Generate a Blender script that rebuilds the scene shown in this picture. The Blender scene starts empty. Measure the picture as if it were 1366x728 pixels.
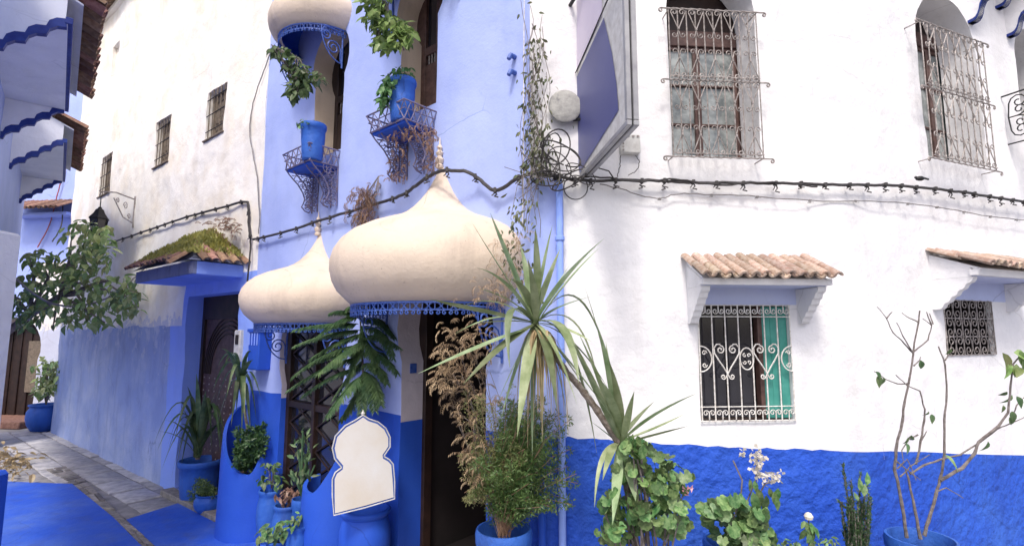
import bpy, math, random
from math import sin, cos, pi, atan, atan2, sqrt, radians
from mathutils import Vector, Matrix, noise
from mathutils.geometry import delaunay_2d_cdt
random.seed(7)
SC = bpy.context.scene
COL = SC.collection

# ------------------------------------------------------------------ camera
FPX = 700.0
PITCH = atan(81.0 / 700.0)
EYE = Vector((0, 0, 1.9))
cam = bpy.data.objects.new('camera', bpy.data.cameras.new('camera'))
COL.objects.link(cam)
cam.location = EYE
cam.rotation_euler = (pi / 2 + PITCH, 0, 0)
cam.data.sensor_width = 36
cam.data.lens = FPX / 1366 * 36
cam.data.clip_start = 0.05
cam.data.clip_end = 500
SC.camera = cam

# ------------------------------------------------------------------ light
SUN_EL, SUN_AZ = radians(54), radians(191)     # azimuth measured clockwise from +Y
wd = bpy.data.worlds.new('World')
SC.world = wd
wd.use_nodes = True
nt = wd.node_tree
nt.nodes.clear()
sky = nt.nodes.new('ShaderNodeTexSky')
sky.sky_type = 'NISHITA'
sky.sun_disc = False
sky.sun_elevation = SUN_EL
sky.sun_rotation = SUN_AZ
sky.air_density = 0.6
sky.dust_density = 4.0
sky.ozone_density = 0.6
bg = nt.nodes.new('ShaderNodeBackground')
bg.inputs['Strength'].default_value = 0.15
wo = nt.nodes.new('ShaderNodeOutputWorld')
nt.links.new(sky.outputs[0], bg.inputs[0])
nt.links.new(bg.outputs[0], wo.inputs[0])
sl = bpy.data.lights.new('sun', 'SUN')
sl.energy = 1.5
sl.angle = radians(10)
sl.color = (1, 0.95, 0.87)
sun = bpy.data.objects.new('sun', sl)
COL.objects.link(sun)
sd = Vector((sin(SUN_AZ) * cos(SUN_EL), cos(SUN_AZ) * cos(SUN_EL), sin(SUN_EL)))
sun.rotation_euler = sd.to_track_quat('Z', 'Y').to_euler()
SC.view_settings.view_transform = 'Standard'
SC.view_settings.look = 'None'
SC.view_settings.exposure = 0.70
SC.view_settings.gamma = 1.0

# ------------------------------------------------------------------ projection and wall frames
CP, SP = cos(PITCH), sin(PITCH)
def ray(px, py):
    x = (px - 683.0) / FPX
    v = (364.0 - py) / FPX
    return Vector((x, CP - v * SP, SP + v * CP))
def at(px, py, Y):
    r = ray(px, py)
    return EYE + r * (Y / r.y)
def at_z(px, py, z):
    r = ray(px, py)
    return EYE + r * ((z - EYE.z) / r.z)

class Frame:
    """a vertical wall plane: u to the right along it, z up, d out of it towards the street"""
    def __init__(s, o, t):
        s.o = Vector((o[0], o[1], 0)); s.t = Vector((t[0], t[1], 0)).normalized()
        s.n = Vector((s.t.y, -s.t.x, 0))
    def P(s, u, z, d=0.0):
        p = s.o + s.t * u + s.n * d
        p.z = z
        return p
    def pix(s, px, py, d=0.0):
        r = ray(px, py)
        o = s.o + s.n * d
        k = (o - Vector((EYE.x, EYE.y, 0))).dot(s.n) / r.dot(s.n)
        p = EYE + r * k
        return ((p - s.o).dot(s.t), p.z)
    def PP(s, px, py, d=0.0):
        u, z = s.pix(px, py, d)
        return s.P(u, z, d)
    def M(s, u=0, z=0, d=0):
        m = Matrix.Identity(4)
        i = -s.n
        for k in range(3):
            m[k][0] = s.t[k]; m[k][1] = i[k]
        m.translation = s.P(u, z, d)
        return m

FB = Frame((0.11, 3.05), (0.7535, -0.6575))
FL = Frame((-2.68, 5.48), (0.7826, -0.6226))
FR = Frame((0.11, 3.05), (1.0, 0.08))
R1LEN = 1.95
c2 = FR.P(R1LEN, 0)
FS = Frame((c2.x, c2.y), (0.922, 0.387))
FE = Frame((-16.0, 12.2), (1.0, -0.12))
FH = Frame((-3.98, 3.67), (-0.652, 0.758))       # wall of the house on the left, seen almost edge on

def gz(x, y):
    k = min(1, max(0, (x + 2.4) / 2.0))
    k = k * k * (3 - 2 * k)
    return 0.3 * k

# ------------------------------------------------------------------ mesh builder
class MB:
    def __init__(s):
        s.v = []; s.f = []; s.m = []
    def add(s, vs, fs, mat=0, M=None):
        b = len(s.v)
        if M is not None:
            vs = [M @ Vector(p) for p in vs]
        s.v.extend([tuple(p) for p in vs])
        s.f.extend([tuple(i + b for i in f) for f in fs])
        s.m.extend([mat] * len(fs))
    def box(s, x0, x1, y0, y1, z0, z1, M=None, mat=0):
        vs = [(x, y, z) for z in (z0, z1) for y in (y0, y1) for x in (x0, x1)]
        s.add(vs, [(0, 2, 3, 1), (4, 5, 7, 6), (0, 1, 5, 4), (2, 6, 7, 3), (0, 4, 6, 2), (1, 3, 7, 5)], mat, M)
    def bbox(s, x0, x1, y0, y1, z0, z1, b=0.006, M=None, mat=0):
        """box with chamfered edges along x and z faces"""
        p = [(x0 + b, z0), (x1 - b, z0), (x1, z0 + b), (x1, z1 - b), (x1 - b, z1), (x0 + b, z1), (x0, z1 - b), (x0, z0 + b)]
        q = [(x0 + 2 * b, z0 + b), (x1 - 2 * b, z0 + b), (x1 - b, z0 + 2 * b), (x1 - b, z1 - 2 * b), (x1 - 2 * b, z1 - b), (x0 + 2 * b, z1 - b), (x0 + b, z1 - 2 * b), (x0 + b, z0 + 2 * b)]
        vs = [(x, y0, z) for x, z in q] + [(x, y0 + b, z) for x, z in p] + [(x, y1, z) for x, z in p]
        fs = [tuple(range(8)), tuple(range(23, 15, -1))]
        for r in (0, 8):
            for i in range(8):
                j = (i + 1) % 8
                fs.append((r + j, r + i, r + 8 + i, r + 8 + j))
        s.add(vs, fs, mat, M)
    def prism(s, poly, y0, y1, M=None, mat=0):
        n = len(poly)
        vs = [(x, y0, z) for x, z in poly] + [(x, y1, z) for x, z in poly]
        fs = [tuple(range(n)), tuple(range(2 * n - 1, n - 1, -1))]
        for i in range(n):
            j = (i + 1) % n
            fs.append((j, i, n + i, n + j))
        s.add(vs, fs, mat, M)
    def tube(s, pts, r, n=6, M=None, mat=0, caps=True):
        pts = [Vector(p) for p in pts]
        if M is not None:
            pts = [M @ p for p in pts]
        k = len(pts)
        if k < 2: return
        rr = r if isinstance(r, (list, tuple)) else [r] * k
        t0 = (pts[1] - pts[0]).normalized()
        a = t0.orthogonal().normalized()
        vs = []
        for i in range(k):
            t = (pts[min(i + 1, k - 1)] - pts[max(i - 1, 0)])
            if t.length < 1e-9: t = t0.copy()
            t.normalize()
            a = (a - t * a.dot(t))
            if a.length < 1e-6: a = t.orthogonal()
            a.normalize()
            b = t.cross(a)
            for j in range(n):
                w = 2 * pi * j / n
                vs.append(pts[i] + (a * cos(w) + b * sin(w)) * rr[i])
        fs = []
        for i in range(k - 1):
            for j in range(n):
                jj = (j + 1) % n
                fs.append((i * n + j, i * n + jj, (i + 1) * n + jj, (i + 1) * n + j))
        if caps:
            fs.append(tuple(range(n - 1, -1, -1)))
            fs.append(tuple((k - 1) * n + j for j in range(n)))
        s.add(vs, fs, mat)
    def lathe(s, prof, n=24, a0=0.0, a1=2 * pi, M=None, mat=0, wob=None):
        full = abs(a1 - a0 - 2 * pi) < 1e-6
        cols = n if full else n + 1
        vs = []
        for i in range(cols):
            a = a0 + (a1 - a0) * i / n
            for r, z in prof:
                q = r * (1 + (wob(a, z) if wob else 0))
                vs.append((q * cos(a), q * sin(a), z))
        L = len(prof); fs = []
        for i in range(n):
            j = (i + 1) % cols
            for k in range(L - 1):
                fs.append((i * L + k, j * L + k, j * L + k + 1, i * L + k + 1))
        s.add(vs, fs, mat, M)
    def blade(s, p0, c, p1, w, segs=9, mat=0, vee=0.25, up=None, wb=0.55, tw=0.0):
        """strap leaf along a quadratic curve from p0 over c to p1"""
        p0, c, p1 = Vector(p0), Vector(c), Vector(p1)
        vs = []
        side0 = None
        for i in range(segs + 1):
            t = i / segs
            p = p0 * (1 - t) ** 2 + c * 2 * t * (1 - t) + p1 * t * t
            d = ((c - p0) * (1 - t) + (p1 - c) * t)
            if d.length < 1e-6: d = p1 - p0
            d.normalize()
            u = up if up is not None else Vector((0, 0, 1))
            sd_ = d.cross(u)
            if sd_.length < 0.15:
                sd_ = side0.copy() if side0 else d.orthogonal()
            sd_.normalize()
            if side0 is not None and sd_.dot(side0) < 0: sd_ = -sd_
            side0 = sd_
            nn = sd_.cross(d)
            if tw:
                q = Matrix.Rotation(tw * t, 3, d); sd_ = q @ sd_; nn = q @ nn
            ww = w * 0.5 * (wb + (1 - wb) * min(1, t / 0.35)) * (1 if t < 0.4 else max(0.0, 1 - ((t - 0.4) / 0.6) ** 1.7))
            ww = max(ww, 0.0006)
            vs += [p - sd_ * ww + nn * ww * vee, p, p + sd_ * ww + nn * ww * vee]
        fs = []
        for i in range(segs):
            a = i * 3
            fs += [(a, a + 1, a + 4, a + 3), (a + 1, a + 2, a + 5, a + 4)]
        s.add(vs, fs, mat)
    def mesh(s, name, mats, smooth=True, angle=0.6):
        me = bpy.data.meshes.new(name)
        me.from_pydata(s.v, [], s.f)
        for m in (mats if isinstance(mats, (list, tuple)) else [mats]):
            me.materials.append(m)
        me.polygons.foreach_set('material_index', s.m)
        me.update()
        if smooth:
            me.polygons.foreach_set('use_smooth', [True] * len(s.f))
            try: me.set_sharp_from_angle(angle=angle)
            except Exception: pass
        return me

WM = {}
def wm(o):
    return WM.get(o.name, Matrix.Identity(4)) if o is not None else Matrix.Identity(4)
def link(name, data, parent=None, M=None):
    o = bpy.data.objects.new(name, data)
    COL.objects.link(o)
    M = M.copy() if M is not None else Matrix.Identity(4)
    if parent is not None:
        o.parent = parent
        o.matrix_basis = wm(parent).inverted() @ M
    else:
        o.matrix_basis = M
    WM[o.name] = M
    return o
def obj(name, mb, mats, parent=None, M=None, smooth=True, angle=0.6, stuff=False):
    """mb holds world coordinates when M is None (its origin is then moved to its base), else local ones"""
    if M is None:
        xs = [p[0] for p in mb.v]; ys = [p[1] for p in mb.v]; zs = [p[2] for p in mb.v]
        c = Vector(((min(xs) + max(xs)) / 2, (min(ys) + max(ys)) / 2, min(zs)))
        mb.v = [(p[0] - c.x, p[1] - c.y, p[2] - c.z) for p in mb.v]
        M = Matrix.Translation(c)
    o = link(name, mb.mesh(name, mats, smooth, angle), parent, M)
    if stuff: o['kind'] = 'stuff'
    return o
def tag(o, label=None, cat=None, group=None, kind=None):
    if label: o['label'] = label
    if cat: o['category'] = cat
    if group: o['group'] = group
    if kind: o['kind'] = kind
    return o
def thing(name, loc, label, cat, group=None):
    return tag(link(name, None, None, Matrix.Translation(Vector(loc))), label, cat, group)

# ------------------------------------------------------------------ materials
def newmat(name):
    m = bpy.data.materials.new(name); m.use_nodes = True
    t = m.node_tree
    return m, t, t.nodes['Principled BSDF']
def N(t, k, **kw):
    n = t.nodes.new(k)
    for a, b in kw.items():
        if a in n.inputs: n.inputs[a].default_value = b
        else: setattr(n, a, b)
    return n
def ramp(t, src, stops):
    r = t.nodes.new('ShaderNodeValToRGB')
    e = r.color_ramp.elements
    while len(e) < len(stops): e.new(0.5)
    for i, (p, c) in enumerate(stops):
        e[i].position = p; e[i].color = (c[0], c[1], c[2], 1)
    t.links.new(src, r.inputs[0])
    return r.outputs[0]
def mix(t, a, b, f, mode='MIX'):
    n = t.nodes.new('ShaderNodeMix'); n.data_type = 'RGBA'; n.blend_type = mode
    for k, x in (('A', a), ('B', b)):
        i = [q for q in n.inputs if q.name == k and q.type == 'RGBA'][0]
        if hasattr(x, 'links'): t.links.new(x, i)
        else: i.default_value = (x[0], x[1], x[2], 1)
    if hasattr(f, 'links'): t.links.new(f, n.inputs[0])
    else: n.inputs[0].default_value = f
    return [q for q in n.outputs if q.type == 'RGBA'][0]
def pos(t):
    return t.nodes.new('ShaderNodeNewGeometry').outputs['Position']
def noise_tex(t, scale, detail=5, rough=0.55, vec=None, dist=0.0):
    n = N(t, 'ShaderNodeTexNoise', Scale=scale, Detail=detail, Roughness=rough, Distortion=dist)
    t.links.new(vec if vec is not None else pos(t), n.inputs['Vector'])
    return n.outputs['Fac']
def bump(t, bsdf, h, strength, dist=0.02, prev=None):
    b = N(t, 'ShaderNodeBump', Strength=strength, Distance=dist)
    t.links.new(h, b.inputs['Height'])
    if prev is not None: t.links.new(prev, b.inputs['Normal'])
    t.links.new(b.outputs[0], bsdf.inputs['Normal'])
    return b.outputs[0]
def scaled(t, v, s):
    m = N(t, 'ShaderNodeMapping'); m.inputs['Scale'].default_value = s
    t.links.new(v, m.inputs['Vector']); return m.outputs[0]

def plaster(name, base, stain, dark, stain_amt=0.5, bump_s=0.35, coarse=9.0, rough=0.9, coarse_s=0.25, streak=0.3, crack=0.45, fade=None):
    """limewash over uneven plaster: patches, rain streaks, pits and brush marks"""
    m, t, b = newmat(name)
    p = pos(t)
    n1 = noise_tex(t, 1.3, 8, 0.62, p)
    c = mix(t, base, stain, ramp(t, n1, [(0.42, (0, 0, 0)), (0.72, (stain_amt,) * 3)]))
    n2 = noise_tex(t, 1.0, 8, 0.65, scaled(t, p, (4.5, 4.5, 0.7)))
    c = mix(t, c, dark, ramp(t, n2, [(0.5, (0, 0, 0)), (0.8, (streak,) * 3)]))
    n3 = noise_tex(t, 24, 8, 0.7, p)
    c = mix(t, c, dark, ramp(t, n3, [(0.62, (0, 0, 0)), (0.75, (streak * 1.2,) * 3)]))
    n4 = noise_tex(t, 3.1, 4, 0.5, p)
    c = mix(t, c, tuple(min(1, x * 1.12) for x in base), ramp(t, n4, [(0.45, (0, 0, 0)), (0.65, (0.6,) * 3)]))
    if fade:      # worn paint edge: a second colour takes over around a height, broken up by noise
        sx = t.nodes.new('ShaderNodeSeparateXYZ'); t.links.new(p, sx.inputs[0])
        mr = N(t, 'ShaderNodeMapRange'); t.links.new(sx.outputs[2], mr.inputs['Value'])
        mr.inputs['From Min'].default_value = fade[0]; mr.inputs['From Max'].default_value = fade[1]
        ad = N(t, 'ShaderNodeMath', operation='ADD'); t.links.new(mr.outputs[0], ad.inputs[0])
        sb = N(t, 'ShaderNodeMath', operation='MULTIPLY_ADD'); t.links.new(noise_tex(t, 5.5, 9, .68, p), sb.inputs[0]); sb.inputs[1].default_value = 2.4; sb.inputs[2].default_value = -1.2
        t.links.new(sb.outputs[0], ad.inputs[1])
        c = mix(t, c, fade[2], ramp(t, ad.outputs[0], [(.5, (0, 0, 0)), (.62, (fade[3],) * 3)]))
    # a few hairline cracks, only where a broad noise lets them through
    wv = N(t, 'ShaderNodeMix', data_type='VECTOR'); wv.inputs[0].default_value = 0.14
    nz = N(t, 'ShaderNodeTexNoise', Scale=3.0, Detail=6.0); t.links.new(p, nz.inputs['Vector'])
    t.links.new(p, wv.inputs[4]); t.links.new(nz.outputs['Color'], wv.inputs[5])
    vo = N(t, 'ShaderNodeTexVoronoi', feature='DISTANCE_TO_EDGE', Scale=1.5); t.links.new(wv.outputs[1], vo.inputs['Vector'])
    ck = ramp(t, vo.outputs['Distance'], [(0.0, (crack,) * 3), (0.007, (0, 0, 0))])
    mk = ramp(t, noise_tex(t, .9, 3, .5, p), [(0.52, (0, 0, 0)), (0.6, (1, 1, 1))])
    ckm = mix(t, ck, mk, 1.0, 'MULTIPLY')
    c = mix(t, c, tuple(x * .55 for x in dark), ckm)
    # pits and knocks
    pt = ramp(t, noise_tex(t, 75, 3, .5, p), [(0.70, (0, 0, 0)), (0.74, (streak,) * 3)])
    c = mix(t, c, tuple(x * .7 for x in dark), pt)
    t.links.new(c, b.inputs['Base Color'])
    b.inputs['Roughness'].default_value = rough
    b.inputs['Specular IOR Level'].default_value = 0.25
    g = bump(t, b, noise_tex(t, coarse, 4, 0.5, p), coarse_s, 0.05)
    g = bump(t, b, noise_tex(t, 55, 6, 0.65, p), bump_s, 0.008, g)
    return m

def solid(name, c, rough=0.6, var=0.25, scale=14, spec=0.4, metal=0.0, bump_s=0.15, bscale=60, c2=None, rnd=0.0, sub=0.0):
    m, t, b = newmat(name)
    n = noise_tex(t, scale, 6, 0.6)
    d = c2 if c2 else tuple(x * (1 - var) for x in c)
    col = mix(t, c, d, ramp(t, n, [(0.38, (0, 0, 0)), (0.68, (1, 1, 1))]))
    if rnd:
        oi = t.nodes.new('ShaderNodeObjectInfo')
        h = N(t, 'ShaderNodeHueSaturation')
        mr = N(t, 'ShaderNodeMapRange'); mr.inputs['To Min'].default_value = 1 - rnd; mr.inputs['To Max'].default_value = 1 + rnd
        t.links.new(oi.outputs['Random'], mr.inputs['Value'])
        t.links.new(mr.outputs[0], h.inputs['Value'])
        mr2 = N(t, 'ShaderNodeMapRange'); mr2.inputs['To Min'].default_value = 0.5 - rnd * 0.06; mr2.inputs['To Max'].default_value = 0.5 + rnd * 0.06
        w = N(t, 'ShaderNodeMath', operation='FRACT'); mu = N(t, 'ShaderNodeMath', operation='MULTIPLY'); mu.inputs[1].default_value = 7.31
        t.links.new(oi.outputs['Random'], mu.inputs[0]); t.links.new(mu.outputs[0], w.inputs[0]); t.links.new(w.outputs[0], mr2.inputs['Value'])
        t.links.new(mr2.outputs[0], h.inputs['Hue'])
        t.links.new(col, h.inputs['Color']); col = h.outputs[0]
    t.links.new(col, b.inputs['Base Color'])
    b.inputs['Roughness'].default_value = rough
    b.inputs['Specular IOR Level'].default_value = spec
    b.inputs['Metallic'].default_value = metal
    if bump_s: bump(t, b, noise_tex(t, bscale, 4, 0.6), bump_s, 0.006)
    return m

def leafmat(name, c, c2, rnd=0.35, scale=18, trans=0.25, rough=0.45):
    m = solid(name, c, rough, c2=c2, scale=scale, rnd=rnd, bump_s=0.1, spec=0.5)
    t = m.node_tree; b = t.nodes['Principled BSDF']
    tr = t.nodes.new('ShaderNodeBsdfTranslucent'); ms = t.nodes.new('ShaderNodeMixShader')
    ms.inputs[0].default_value = trans
    src = b.inputs['Base Color'].links[0].from_socket
    t.links.new(src, tr.inputs['Color'])
    out = t.nodes['Material Output']
    t.links.new(b.outputs[0], ms.inputs[1]); t.links.new(tr.outputs[0], ms.inputs[2])
    t.links.new(ms.outputs[0], out.inputs['Surface'])
    return m

PERI = (0.35, 0.43, 0.77)
DEEP = (0.020, 0.082, 0.50)
MT = {}
MT['white'] = plaster('white_limewash', (0.77, 0.77, 0.785), (0.70, 0.705, 0.75), (0.46, 0.45, 0.43), 0.8, 0.3, 8, coarse_s=0.28, streak=0.34, crack=.25)
MT['peri'] = plaster('pale_blue_limewash', PERI, (0.46, 0.54, 0.82), (0.22, 0.30, 0.66), 0.6, 0.25, 5, coarse_s=0.15, streak=0.3)
MT['dado'] = plaster('deep_blue_dado', DEEP, (0.05, 0.15, 0.56), (0.016, 0.045, 0.28), 0.8, 0.35, 17, rough=0.7, coarse_s=0.6, streak=0.5)
MT['deep'] = plaster('deep_blue_paint', DEEP, (0.035, 0.115, 0.54), (0.014, 0.05, 0.32), 0.6, 0.2, 6, rough=0.6, coarse_s=0.15, streak=0.35)
MT['cream'] = plaster('cream_dome_plaster', (0.62, 0.52, 0.42), (0.68, 0.59, 0.51), (0.32, 0.26, 0.22), 0.6, 0.3, 9, coarse_s=0.15, streak=0.7)
MT['jamb'] = plaster('pinkish_jamb_plaster', (0.55, 0.50, 0.55), (0.62, 0.58, 0.58), (0.34, 0.33, 0.42), 0.6, 0.3, 9)
MT['soffit'] = plaster('sky_blue_limewash', (0.24, 0.36, 0.84), (0.36, 0.46, 0.84), (0.12, 0.2, 0.6), 0.5, 0.25, 8)
MT['pale'] = plaster('paler_blue_plaster', (0.50, 0.56, 0.80), (0.62, 0.66, 0.80), (0.3, 0.36, 0.62), 0.6, 0.3, 8)
MT['far'] = plaster('far_pale_blue', (0.36, 0.45, 0.84), (0.44, 0.52, 0.84), (0.25, 0.32, 0.62), 0.5, 0.2, 4)
MT['tile'] = solid('terracotta_tile', (0.36, 0.24, 0.18), 0.9, c2=(0.50, 0.42, 0.36), scale=40, rnd=0.3, bump_s=0.5, bscale=70)
MT['tile_dark'] = solid('weathered_brown_tile', (0.17, 0.09, 0.065), 0.9, c2=(0.30, 0.18, 0.13), scale=18, rnd=0.4, bump_s=0.5, bscale=60)
MT['wood'] = solid('dark_brown_wood', (0.016, 0.009, 0.008), 0.5, c2=(0.036, 0.019, 0.015), scale=9, bump_s=0.3, bscale=40)
MT['wood_red'] = solid('reddish_window_wood', (0.055, 0.028, 0.025), 0.5, c2=(0.12, 0.068, 0.058), scale=16, bump_s=0.2)
MT['wood_grey'] = solid('grey_weathered_wood', (0.20, 0.16, 0.12), 0.85, c2=(0.11, 0.09, 0.07), scale=25, bump_s=0.4)
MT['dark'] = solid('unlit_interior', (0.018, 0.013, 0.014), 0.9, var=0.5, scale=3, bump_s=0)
MT['interior'] = solid('dim_room_plaster', (0.10, 0.08, 0.075), 0.9, var=0.4, scale=3, bump_s=0)
MT['iron'] = solid('black_iron', (0.03, 0.03, 0.033), 0.5, var=0.4, scale=60, metal=0.3)
MT['iron_grey'] = solid('silvered_iron', (0.40, 0.365, 0.35), 0.5, c2=(0.15, 0.13, 0.12), scale=45, metal=0.15, bump_s=0.3)
MT['iron_white'] = solid('white_painted_iron', (0.78, 0.77, 0.74), 0.5, c2=(0.5, 0.46, 0.42), scale=50, bump_s=0.3)
MT['iron_blue'] = solid('blue_painted_iron', (0.03, 0.075, 0.32), 0.45, c2=(0.08, 0.15, 0.46), scale=40)
MT['iron_basket'] = solid('rusty_blue_iron', (0.10, 0.11, 0.26), 0.6, c2=(0.20, 0.15, 0.15), scale=55)
MT['glass'] = solid('window_glass', (0.12, 0.14, 0.145), 0.12, c2=(0.38, 0.41, 0.40), scale=9, spec=0.8, bump_s=0.05, bscale=6)
MT['glass_dark'] = solid('dark_glass', (0.02, 0.02, 0.028), 0.08, var=0.3, scale=4, spec=0.9, bump_s=0)
MT['green'] = solid('green_shutter_paint', (0.045, 0.25, 0.21), 0.5, c2=(0.08, 0.32, 0.27), scale=12, bump_s=0.15)
MT['pot'] = plaster('blue_painted_pot', (0.025, 0.105, 0.45), (0.06, 0.16, 0.50), (0.03, 0.04, 0.15), 0.7, 0.4, 14, rough=0.5, coarse_s=0.25, streak=0.6)
MT['soil'] = solid('potting_soil', (0.06, 0.038, 0.025), 0.95, c2=(0.14, 0.10, 0.07), scale=60, bump_s=1.0, bscale=90)
MT['cable'] = solid('black_cable', (0.028, 0.026, 0.027), 0.55, c2=(0.06, 0.055, 0.055), scale=30)
MT['cable_grey'] = solid('grey_cable', (0.25, 0.24, 0.24), 0.6, c2=(0.14, 0.13, 0.13), scale=30)
MT['cable_red'] = solid('red_cable', (0.45, 0.12, 0.11), 0.6, var=0.2)
MT['plastic'] = solid('white_plastic', (0.62, 0.62, 0.60), 0.5, c2=(0.45, 0.44, 0.42), scale=20)
MT['alu'] = solid('grey_sign_edge', (0.36, 0.36, 0.37), 0.45, c2=(0.25, 0.25, 0.27), scale=9, metal=0.3)
MT['board'] = solid('cream_board', (0.66, 0.66, 0.66), 0.6, c2=(0.60, 0.55, 0.48), scale=2.2, bump_s=0.1)
MT['bark'] = solid('scarred_bark', (0.22, 0.19, 0.17), 0.9, c2=(0.10, 0.075, 0.055), scale=45, bump_s=1.0, bscale=60)
MT['twig'] = solid('pale_twig_bark', (0.21, 0.185, 0.175), 0.85, c2=(0.085, 0.07, 0.065), scale=40, bump_s=0.6)
MT['yucca'] = leafmat('yucca_leaf', (0.18, 0.25, 0.11), (0.38, 0.45, 0.27), 0.4, 11)
MT['yucca_dark'] = leafmat('dark_strap_leaf', (0.06, 0.12, 0.05), (0.18, 0.25, 0.11), 0.35, 12)
MT['gera'] = leafmat('geranium_leaf', (0.06, 0.14, 0.04), (0.22, 0.33, 0.13), 0.5, 45)
MT['tree'] = leafmat('tree_leaf', (0.20, 0.29, 0.08), (0.38, 0.46, 0.20), 0.6, 20, rough=0.25)
MT['fern'] = leafmat('asparagus_fern', (0.08, 0.16, 0.04), (0.18, 0.25, 0.08), 0.2, 14)
MT['pine'] = leafmat('norfolk_pine_needles', (0.06, 0.13, 0.06), (0.13, 0.22, 0.09), 0.2, 12)
MT['dry'] = leafmat('dry_fronds', (0.48, 0.37, 0.22), (0.28, 0.19, 0.11), 0.2, 14)
MT['dry_red'] = leafmat('reddish_dry_plant', (0.24, 0.13, 0.09), (0.38, 0.25, 0.18), 0.2, 20)
MT['moss'] = leafmat('roof_moss', (0.38, 0.38, 0.09), (0.20, 0.23, 0.07), 0.2, 8)
MT['flower'] = leafmat('white_blossom', (0.88, 0.86, 0.78), (0.75, 0.68, 0.55), 0.2, 30)
MT['pink'] = leafmat('pink_blossom', (0.65, 0.25, 0.35), (0.7, 0.4, 0.45), 0.2, 30)
MT['limegreen'] = leafmat('yellow_green_leaf', (0.17, 0.26, 0.06), (0.32, 0.38, 0.13), 0.35, 20)
MT['vine'] = leafmat('creeper_leaf', (0.10, 0.15, 0.07), (0.20, 0.20, 0.11), 0.3, 20)
# ------------------------------------------------------------------ walls
def inside(x, y, poly):
    r = False; n = len(poly); j = n - 1
    for i in range(n):
        xi, yi = poly[i]; xj, yj = poly[j]
        if (yi > y) != (yj > y) and x < (xj - xi) * (y - yi) / (yj - yi) + xi: r = not r
        j = i
    return r
def densify(poly, step, closed=True):
    out = []; n = len(poly)
    for i in range(n if closed else n - 1):
        a = poly[i]; b = poly[(i + 1) % n]
        k = max(1, int(math.hypot(b[0] - a[0], b[1] - a[1]) / step + 0.5))
        for q in range(k):
            out.append((a[0] + (b[0] - a[0]) * q / k, a[1] + (b[1] - a[1]) * q / k))
    if not closed: out.append(poly[-1])
    return out
def cdt(outline, holes, lines, step):
    pts = []; edges = []
    def addloop(p, closed):
        b = len(pts); pts.extend(Vector(q) for q in p)
        for i in range(len(p) - (0 if closed else 1)):
            edges.append((b + i, b + (i + 1) % len(p)))
    addloop(densify(outline, step * 2), True)
    for h in holes: addloop(h, True)
    for l in lines: addloop(l, False)
    x0 = min(p[0] for p in outline); x1 = max(p[0] for p in outline)
    y0 = min(p[1] for p in outline); y1 = max(p[1] for p in outline)
    nx = int((x1 - x0) / step); ny = int((y1 - y0) / step)
    R = random.Random(3)
    for i in range(1, nx):
        for j in range(1, ny):
            x = x0 + (i + R.uniform(-.25, .25)) * step; y = y0 + (j + R.uniform(-.25, .25)) * step
            if inside(x, y, outline): pts.append(Vector((x, y)))
    r = delaunay_2d_cdt(pts, edges, [], 0, 1e-5, False)
    V = [(p.x, p.y) for p in r[0]]; T = []
    for f in r[2]:
        cx = sum(V[i][0] for i in f) / 3; cy = sum(V[i][1] for i in f) / 3
        if not inside(cx, cy, outline): continue
        if any(inside(cx, cy, h) for h in holes): continue
        T.append((tuple(f), cx, cy))
    return V, T
def relief(u, z, amp, seed=0.0):
    return amp * (noise.noise(Vector((u * 1.7, z * 1.7, seed))) + 0.45 * noise.noise(Vector((u * 5.5, z * 5.5, seed + 9))) + 0.2 * noise.noise(Vector((u * 13, z * 13, seed + 5))))
def wall(name, parent, F, outline, holes, mats, regions=(), lines=(), step=0.06, amp=0.012, seed=0.0, top_thick=0.35):
    """plaster wall with real openings; holes: (polygon, reveal depth, material or function of z); regions: (polygon, material, proud)"""
    hp = [densify(h[0], step) for h in holes]
    ln = [densify(list(r[0]) + [r[0][0]], step, False) for r in regions] + [densify(l, step, False) for l in lines]
    V, T = cdt(outline, hp, ln, step)
    def dsp(u, z): return relief(u, z, amp, seed)
    mb = MB()
    fm = []
    for f, cx, cy in T:
        k = 0
        for poly, mi in regions:
            if inside(cx, cy, poly): k = mi
        fm.append(k)
    mb.v = [tuple(F.P(u, z, dsp(u, z))) for u, z in V]
    for (f, cx, cy), k in zip(T, fm):
        mb.f.append(f); mb.m.append(k)
    for (h, depth, mi), P in zip(holes, hp):
        n = len(P); b = len(mb.v)
        for lay in (0, 1):
            for (u, z) in P:
                mb.v.append(tuple(F.P(u, z, dsp(u, z) if lay == 0 else -depth)))
        for i in range(n):
            j = (i + 1) % n
            mb.f.append((b + i, b + j, b + n + j, b + n + i))
            mb.m.append(mi(P[i][1]) if callable(mi) else mi)
    # thickness along the outline
    P = densify(outline, step * 2); n = len(P); b = len(mb.v)
    for lay in (0, 1):
        for (u, z) in P: mb.v.append(tuple(F.P(u, z, dsp(u, z) if lay == 0 else -top_thick)))
    for i in range(n):
        j = (i + 1) % n
        k = 0; q = (P[i][0] * .995 + P[j][0] * .005, (P[i][1] + P[j][1]) / 2)
        for poly, mi in regions:
            if any(inside(q[0] + e, q[1], poly) for e in (-.02, .02)): k = mi
        mb.f.append((b + i, b + n + i, b + n + j, b + j)); mb.m.append(k)
    return obj(name, mb, mats, parent, angle=0.9)

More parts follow.
